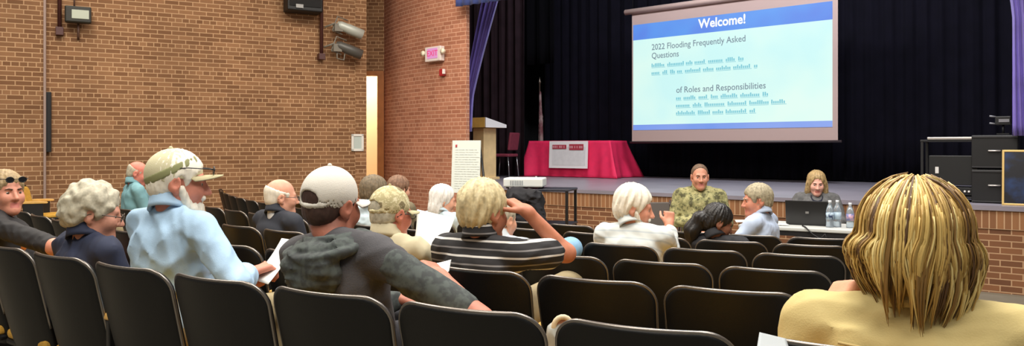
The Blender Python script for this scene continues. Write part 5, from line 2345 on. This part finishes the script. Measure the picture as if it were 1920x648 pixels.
# --- white haired man in the pale shirt, hand raised
f = Fig('white haired bearded man in a pale shirt holding up a hand', 1190, 4.9, 352, row=3, sc=1.05, lean=-2, head=(-74, -10, 0), wide=1.06, belly=.02, tone=('ruddy_n', (206, 142, 116)))
el, wr = f.loc(1262, 482, 4.95), f.loc(1254, 420, 5.06)
f.arms_from(1, el, wr, dir=(0.0, .25, 1), nrm=(.6, -.8, 0), curl=78, tcurl=45, hs=.86)
f.body()
f.eyes()
f.hair('hair', white_hair, [e_((0, -.022, .044), (.096, .118, .108)), e_((0, -.072, -.020), (.078, .058, .066), None, .03), cut((0, .070, .03), (0, 1, -.5), .015), neg(e_((0, .118, -.04), (.08, .085, .085), None, .01)),
       neg(e_((.094, .006, -.022), (.026, .022, .036), None, .008)), neg(e_((-.094, .006, -.022), (.026, .022, .036), None, .008))], amp=.004, strands=15, seed=15)
beard(f, white_hair, .01)
f.top('shirt', stripe_mat('shirt_pale_stripe', (204, 210, 208), (184, 194, 198), .05, .22, 2, tilt=.5), g=0.016, sleeve=1.82, amp=0.0062, freq=30, seed=41, collar=.6, flare=.006)
f.legs(khaki, shoe_m)

# --- dark haired woman
f = Fig('dark haired woman in a black jacket with her hair tied back', 1346, 5.15, 386, row=4, sc=.98, lean=2, head=(-62, -22, 0), wide=.98, tone=T_BROWN)
f.body(lips=False)
f.eyes()
f.hair('hair', black_hair, [e_((0, -.022, .042), (.090, .112, .104)), e_((0, -.07, -.02), (.074, .05, .07), None, .03), cut((0, .070, .03), (0, 1, -.5), .015), neg(e_((0, .115, -.042), (.078, .085, .085), None, .01)),
       neg(e_((.092, .006, -.018), (.024, .02, .034), None, .008)), neg(e_((-.092, .006, -.018), (.024, .02, .034), None, .008)), e_((0, -.130, -.01), (.045, .04, .045), None, .02),
       c_((0, -.145, -.02), (-.02, -.150, -.12), .045, .055, .03), c_((-.02, -.150, -.12), (-.02, -.135, -.21), .055, .028, .03)], amp=.003)
bm = BM()
tube(bm, [f.h(-.03, -.125, .035), f.h(-.05, -.135, -.01), f.h(-.03, -.14, -.055)], .012 , 8)
obj('hair_clip', bm, mat('clip_grey', (110, 112, 124), .3), f.root)
f.top('jacket', mat('jacket_black_w', (30, 30, 34), 0.8, var=.2, vscale=16), g=0.014, amp=0.0050, freq=34, seed=44, collar=.5)
f.legs(darkp, shoe_m)

# --- bald man in the dark suit
f = Fig('bald man in a dark suit at the left of the white cap', 527, 5.5, 336, row=2, sc=1.04, lean=-2, head=(-26, -4, 0), tone=('bald', (216, 158, 132)))
f.body()
f.eyes()
f.short_hair(white_hair, thick=.006, low=-.05, bald=.115, amp=.001)
f.glasses(mat('frame_thin', (70, 60, 50), .3))
f.top('suit_jacket', mat('suit_dark', (38, 42, 52), 0.8, var=.1, vscale=16), g=0.016, amp=0.0031, freq=30, seed=51, collar=.35)
vol('shirt_collar', [c_(f.T(0, -.008, 1.0), f.h(0, -.022, -.085), .072, .064, .02), neg(c_(f.T(0, -.008, 1.04), f.h(0, -.022, -.02), .057, .055, .004))], .008, mat('shirt_white', (220, 222, 222), .8), f.root)
f.legs(darkp, shoe_m)

# --- man behind the white cap, light shirt
f = Fig('brown haired man in a pale blue shirt half hidden behind the white cap', 702, 5.6, 331, row=3, sc=1.02, lean=-2, head=(-12, -6, 0), tone=('ruddy', (192, 116, 94)))
f.body()
f.short_hair(mat('hair_grey_brown', (112, 98, 76), .65, var=.35, vscale=50), thick=.016, low=-.06, amp=.003)
f.top('shirt', mat('shirt_pale_blue', (190, 208, 216), .8, var=.06, vscale=14), g=0.014, amp=0.0050, freq=32, seed=57, collar=.5)
f.legs(khaki, shoe_m)

# --- two farther heads
f = Fig('person with reddish brown hair far back near the curved brick wall', 748, 7.2, 331, row=4, sc=1.0, lean=-2, head=(-6, -6, 0), tone=T_FAIR)
f.body()
f.short_hair(mat('hair_russet', (124, 92, 70), .65, var=.35, vscale=50), thick=.016, low=-.075, amp=.003)
f.top('top', mat('top_olive', (110, 100, 76), .85, var=.1, vscale=14), g=0.014, amp=0.0037, freq=34, seed=58, collar=.5)
f.legs(darkp)
f = Fig('white haired person in a pale blue top in front of the notice board', 832, 6.7, 350, row=4, sc=1.0, lean=-2, head=(-42, -10, 0), tone=T_FAIR)
f.body()
f.eyes()
f.hair('hair', mat('hair_snow', (224, 222, 216), .6, var=.1, vscale=40), [e_((0, -.022, .040), (.096, .116, .108)), e_((0, -.055, -.06), (.094, .075, .12), None, .03), cut((0, .060, .03), (0, 1, -.4), .015), neg(e_((0, .115, -.06), (.076, .085, .11), None, .01))], amp=.0035, strands=18)
f.top('top', mat('shirt_pale_blue', (190, 208, 216), .8), g=0.012, amp=0.0050, freq=32, seed=59, collar=.5)
f.legs(denim)
f = Fig('bald man in a teal shirt far at the left by the brick wall', 258, 7.02, 303, row=2, sc=.92, lean=2, head=(-20, -18, 0), tone=('sunburnt', (208, 126, 108)))
f.body()
f.short_hair(grey_hair, thick=.004, low=-.05, bald=.12, amp=.001)
f.top('shirt', mat('shirt_teal', (112, 156, 164), .8, var=.08, vscale=14), g=0.014, sleeve=.9, amp=0.0037, freq=32, seed=61, collar=.6)
f.legs(khaki, shoe_m)

# --- man in camouflage uniform, facing the seats
p = P(1312, 306, 7.75)
f = Fig('man in camouflage uniform sitting before the stage and facing the seats', 1312, 7.75, 308, yaw=facing(p.x, p.y, .6, 0), sc=1.06, lean=-3, head=(4, -4, 0), wide=1.08, tone=('officer', (204, 142, 116)), vox=.006)
f.arms_from(1, f.arm[1][0] + np.array([.07, .04, -.28]), f.T(.0, .20, .45), curl=30)
f.arms_from(-1, f.arm[-1][0] + np.array([-.07, .04, -.28]), f.T(-.02, .22, .40), curl=30)
f.body(lips=True)
f.eyes()
f.brows(brown_hair)
f.short_hair(mat('hair_crew', (104, 82, 64), .7, var=.3, vscale=50), thick=.005, low=-.05, amp=.001, face=.022)
camo = camo_mat('uniform_camo', [(86, 84, 56), (138, 136, 92), (166, 160, 112), (112, 112, 76), (186, 178, 134)], 13)
f.top('uniform_jacket', camo, g=0.018, amp=0.0050, freq=34, seed=71, collar=.6)
f.legs(camo, mat('boot_tan', (150, 124, 88), .7))
stack_chair(f.x, f.y, f.yaw, 'grey stacking chair under the man in camouflage uniform', .10)

# --- woman at the laptop
p = P(1531, 316, 8.45)
f = Fig('blonde woman in a grey cardigan behind the laptop looking down', 1531, 8.45, 322, yaw=facing(p.x, p.y, .9, 0), sc=1.04, lean=4, head=(2, -14, 0), wide=1.0, tone=('rosy', (226, 170, 152)), vox=.006)
f.arms_from(1, f.arm[1][0] + np.array([.07, .10, -.24]), f.T(.12, .42, .38), curl=30)
f.arms_from(-1, f.arm[-1][0] + np.array([-.07, .10, -.24]), f.T(-.12, .42, .38), curl=30)
f.body(lips=True)
f.eyes((84, 92, 100))
f.brows(brown_hair)
hm = mat('hair_dark_blonde', (164, 138, 94), .55, var=.35, vscale=45)
f.hair('hair', hm, [e_((0, -.020, .040), (.096, .112, .102)), c_((-.082, .010, .0), (-.092, .018, -.10), .030, .030, .03), c_((.082, .010, .0), (.092, .018, -.10), .030, .030, .03), e_((0, -.06, -.05), (.092, .06, .10), None, .03),
       cut((0, .082, .03), (0, 1, -.35), .015), neg(e_((0, .110, -.018), (.066, .09, .098), None, .012))], amp=.003, strands=22)
f.top('cardigan', mat('cardigan_grey', (96, 96, 96), .9, var=.25, vscale=30), g=0.016, amp=0.0043, freq=38, seed=75, collar=False)
vol('undershirt', [e_(f.T(0, .045, .80), (.075, .085, .15), f.Tr, .02), c_(f.T(0, .0, .97), f.T(0, .02, .90), .068, .07, .02), neg(c_(f.T(0, .0, 1.0), f.T(0, .09, .99), .055, .055, .01))], .009, mat('top_navy', (26, 28, 46), .8), f.root)
f.legs(darkp, shoe_m)
stack_chair(f.x, f.y, f.yaw, 'grey stacking chair under the woman at the laptop', .10)

# --- man in the pale blue shirt turned to the left
f = Fig('grey haired man in a pale blue shirt turned left by the table', 1420, 5.95, 346, row=5, yaw=52, sc=1.04, lean=2, head=(34, -6, 0), wide=1.02, tone=('ruddy_q', (202, 134, 108)))
f.arms_from(-1, f.arm[-1][0] + np.array([-.06, .16, -.22]), f.T(-.05, .42, .58), curl=30)
f.body(lips=True)
f.eyes()
f.brows(grey_hair)
f.short_hair(mat('hair_grey_q', (160, 150, 124), .65, var=.3, vscale=50), thick=.015, low=-.06, amp=.0025, face=.066)
f.top('shirt', mat('shirt_ice_blue', (178, 192, 214), .8, var=.05, vscale=14), g=0.016, amp=0.0056, freq=30, seed=81, collar=.6, sleeve=1.9)
f.legs(darkp, shoe_m)

# --- woman with long blonde hair in the foreground
f = Fig('blonde woman from behind in a khaki jacket, nearest at the right', 1712, 1.86, 362, row=0, sc=1.06, lean=4, head=(4, 0, 0), wide=1.28, belly=.03, hdz=.045, tone=('fair_s', (220, 156, 122)), vox=.0055)
el, wr = f.loc(1500, 690, 1.94), f.loc(1552, 596, 1.97)
f.arms_from(-1, el, wr, dir=f.loc(1606, 500, 2.02) - wr, nrm=(-1, -.6, .2), curl=50, tcurl=40, hs=1.15)
f.body()
blonde = [mat('blonde_a', (204, 174, 102), .52), mat('blonde_b', (176, 144, 78), .52), mat('blonde_c', (132, 100, 50), .5), mat('blonde_d', (224, 204, 138), .4), mat('blonde_e', (88, 62, 36), .55)]
f.hair('hair', blonde[1], [e_((0, -.022, .044), (.100, .122, .108)), e_((0, -.060, -.035), (.110, .070, .095), None, .04), e_((-.075, -.01, -.03), (.045, .07, .07), None, .04), e_((.08, -.01, -.04), (.042, .07, .08), None, .04),
       neg(e_((0, .12, -.05), (.085, .10, .12), None, .012))], amp=.003, strands=24, seed=5)
rnd = random.Random(77)
bm = BM()
clumps = [(math.radians(-128 + 256 * (i + rnd.uniform(.1, .9)) / 46), rnd.uniform(-.035, .02), rnd.uniform(0, 6.28), rnd.uniform(.004, .010), rnd.random(), rnd.uniform(-.004, .012)) for i in range(46)]
for layer in range(3):
    for i in range(640):
        ca, cl, cp_, cw, cd, co = clumps[rnd.randrange(46)]
        az = ca + rnd.gauss(0, .06)
        side = az / math.radians(128)
        L_ = (.168 + .03 * max(-1, side) + cl + rnd.uniform(-.03, .02)) * (1.0 - .16 * layer)
        out = co + rnd.uniform(-.004, .006) + .0035 * layer
        pts, rs = [], []
        n = 13
        t0 = rnd.uniform(0, .4) if layer else rnd.uniform(0, .08)
        for k in range(n):
            t = t0 + (1 - t0) * k / (n - 1)
            if t < .5:
                th = math.radians(6 + 94 * (t / .5))
                x, y, z = math.sin(az) * (.104 + out) * math.sin(th), -math.cos(az) * (.124 + out) * math.sin(th) - .022, .044 + (.108 + out) * math.cos(th)
            else:
                q = (t - .5) / .5
                bulge = .027 * math.sin(math.pi * min(1, q * 1.05)) - .020 * q ** 3
                rx, ry = .104 + out + bulge, .124 + out + bulge * .5 - .035 * q
                x, y, z = math.sin(az) * rx, -math.cos(az) * ry - .022, .030 - L_ * 1.15 * q * (1 + .30 * min(0, side + .15))
            wob = cw * math.sin(8 * t + cp_) * min(1, t * 1.6) * (.5 if side < -.35 else 1)
            pin = .012 * max(0, t - .6) * (ca - az) / .06
            x += (wob + pin) * math.cos(az) - .008 * t
            y += (wob + pin) * math.sin(az)
            pts.append(Vector(f.h(x, y, z)))
            rs.append((.0033 if layer == 0 else .0025) * (.7 + .5 * math.sin(math.pi * min(.9, .15 + .75 * t))) * (1 if k < n - 3 else .75 if k == n - 3 else .4 if k == n - 2 else .08))
        dp = cd * .6 + rnd.random() * .4
        dp = dp * .55 + .45 if layer == 0 and rnd.random() < .6 else dp
        mi = 1 if dp < .24 else 0 if dp < .46 else 3 if dp < .56 else 1 if dp < .66 else 2 if dp < .82 else 4
        tube(bm, pts, rs, 5, flat=.6, mi=mi)
obj('hair_locks', bm, blonde, f.root)
jk = mat('jacket_khaki', (188, 170, 114), .85, var=.06, vscale=10, bump=.12, bscale=220)
f.top('jacket', jk, g=0.024, amp=0.0062, freq=24, seed=91, collar=.25, h=.008)
bm = BM()
for pts in ([(-.17, -.118, .80), (-.10, -.126, .775), (0, -.128, .77), (.10, -.126, .775), (.17, -.118, .80)],):
    tube(bm, [Vector(f.T(*p)) for p in pts], .004, 6)
obj('yoke_seam', bm, mat('seam_tan', (168, 148, 96), .9), f.root)
f.legs(denim, shoe_m)
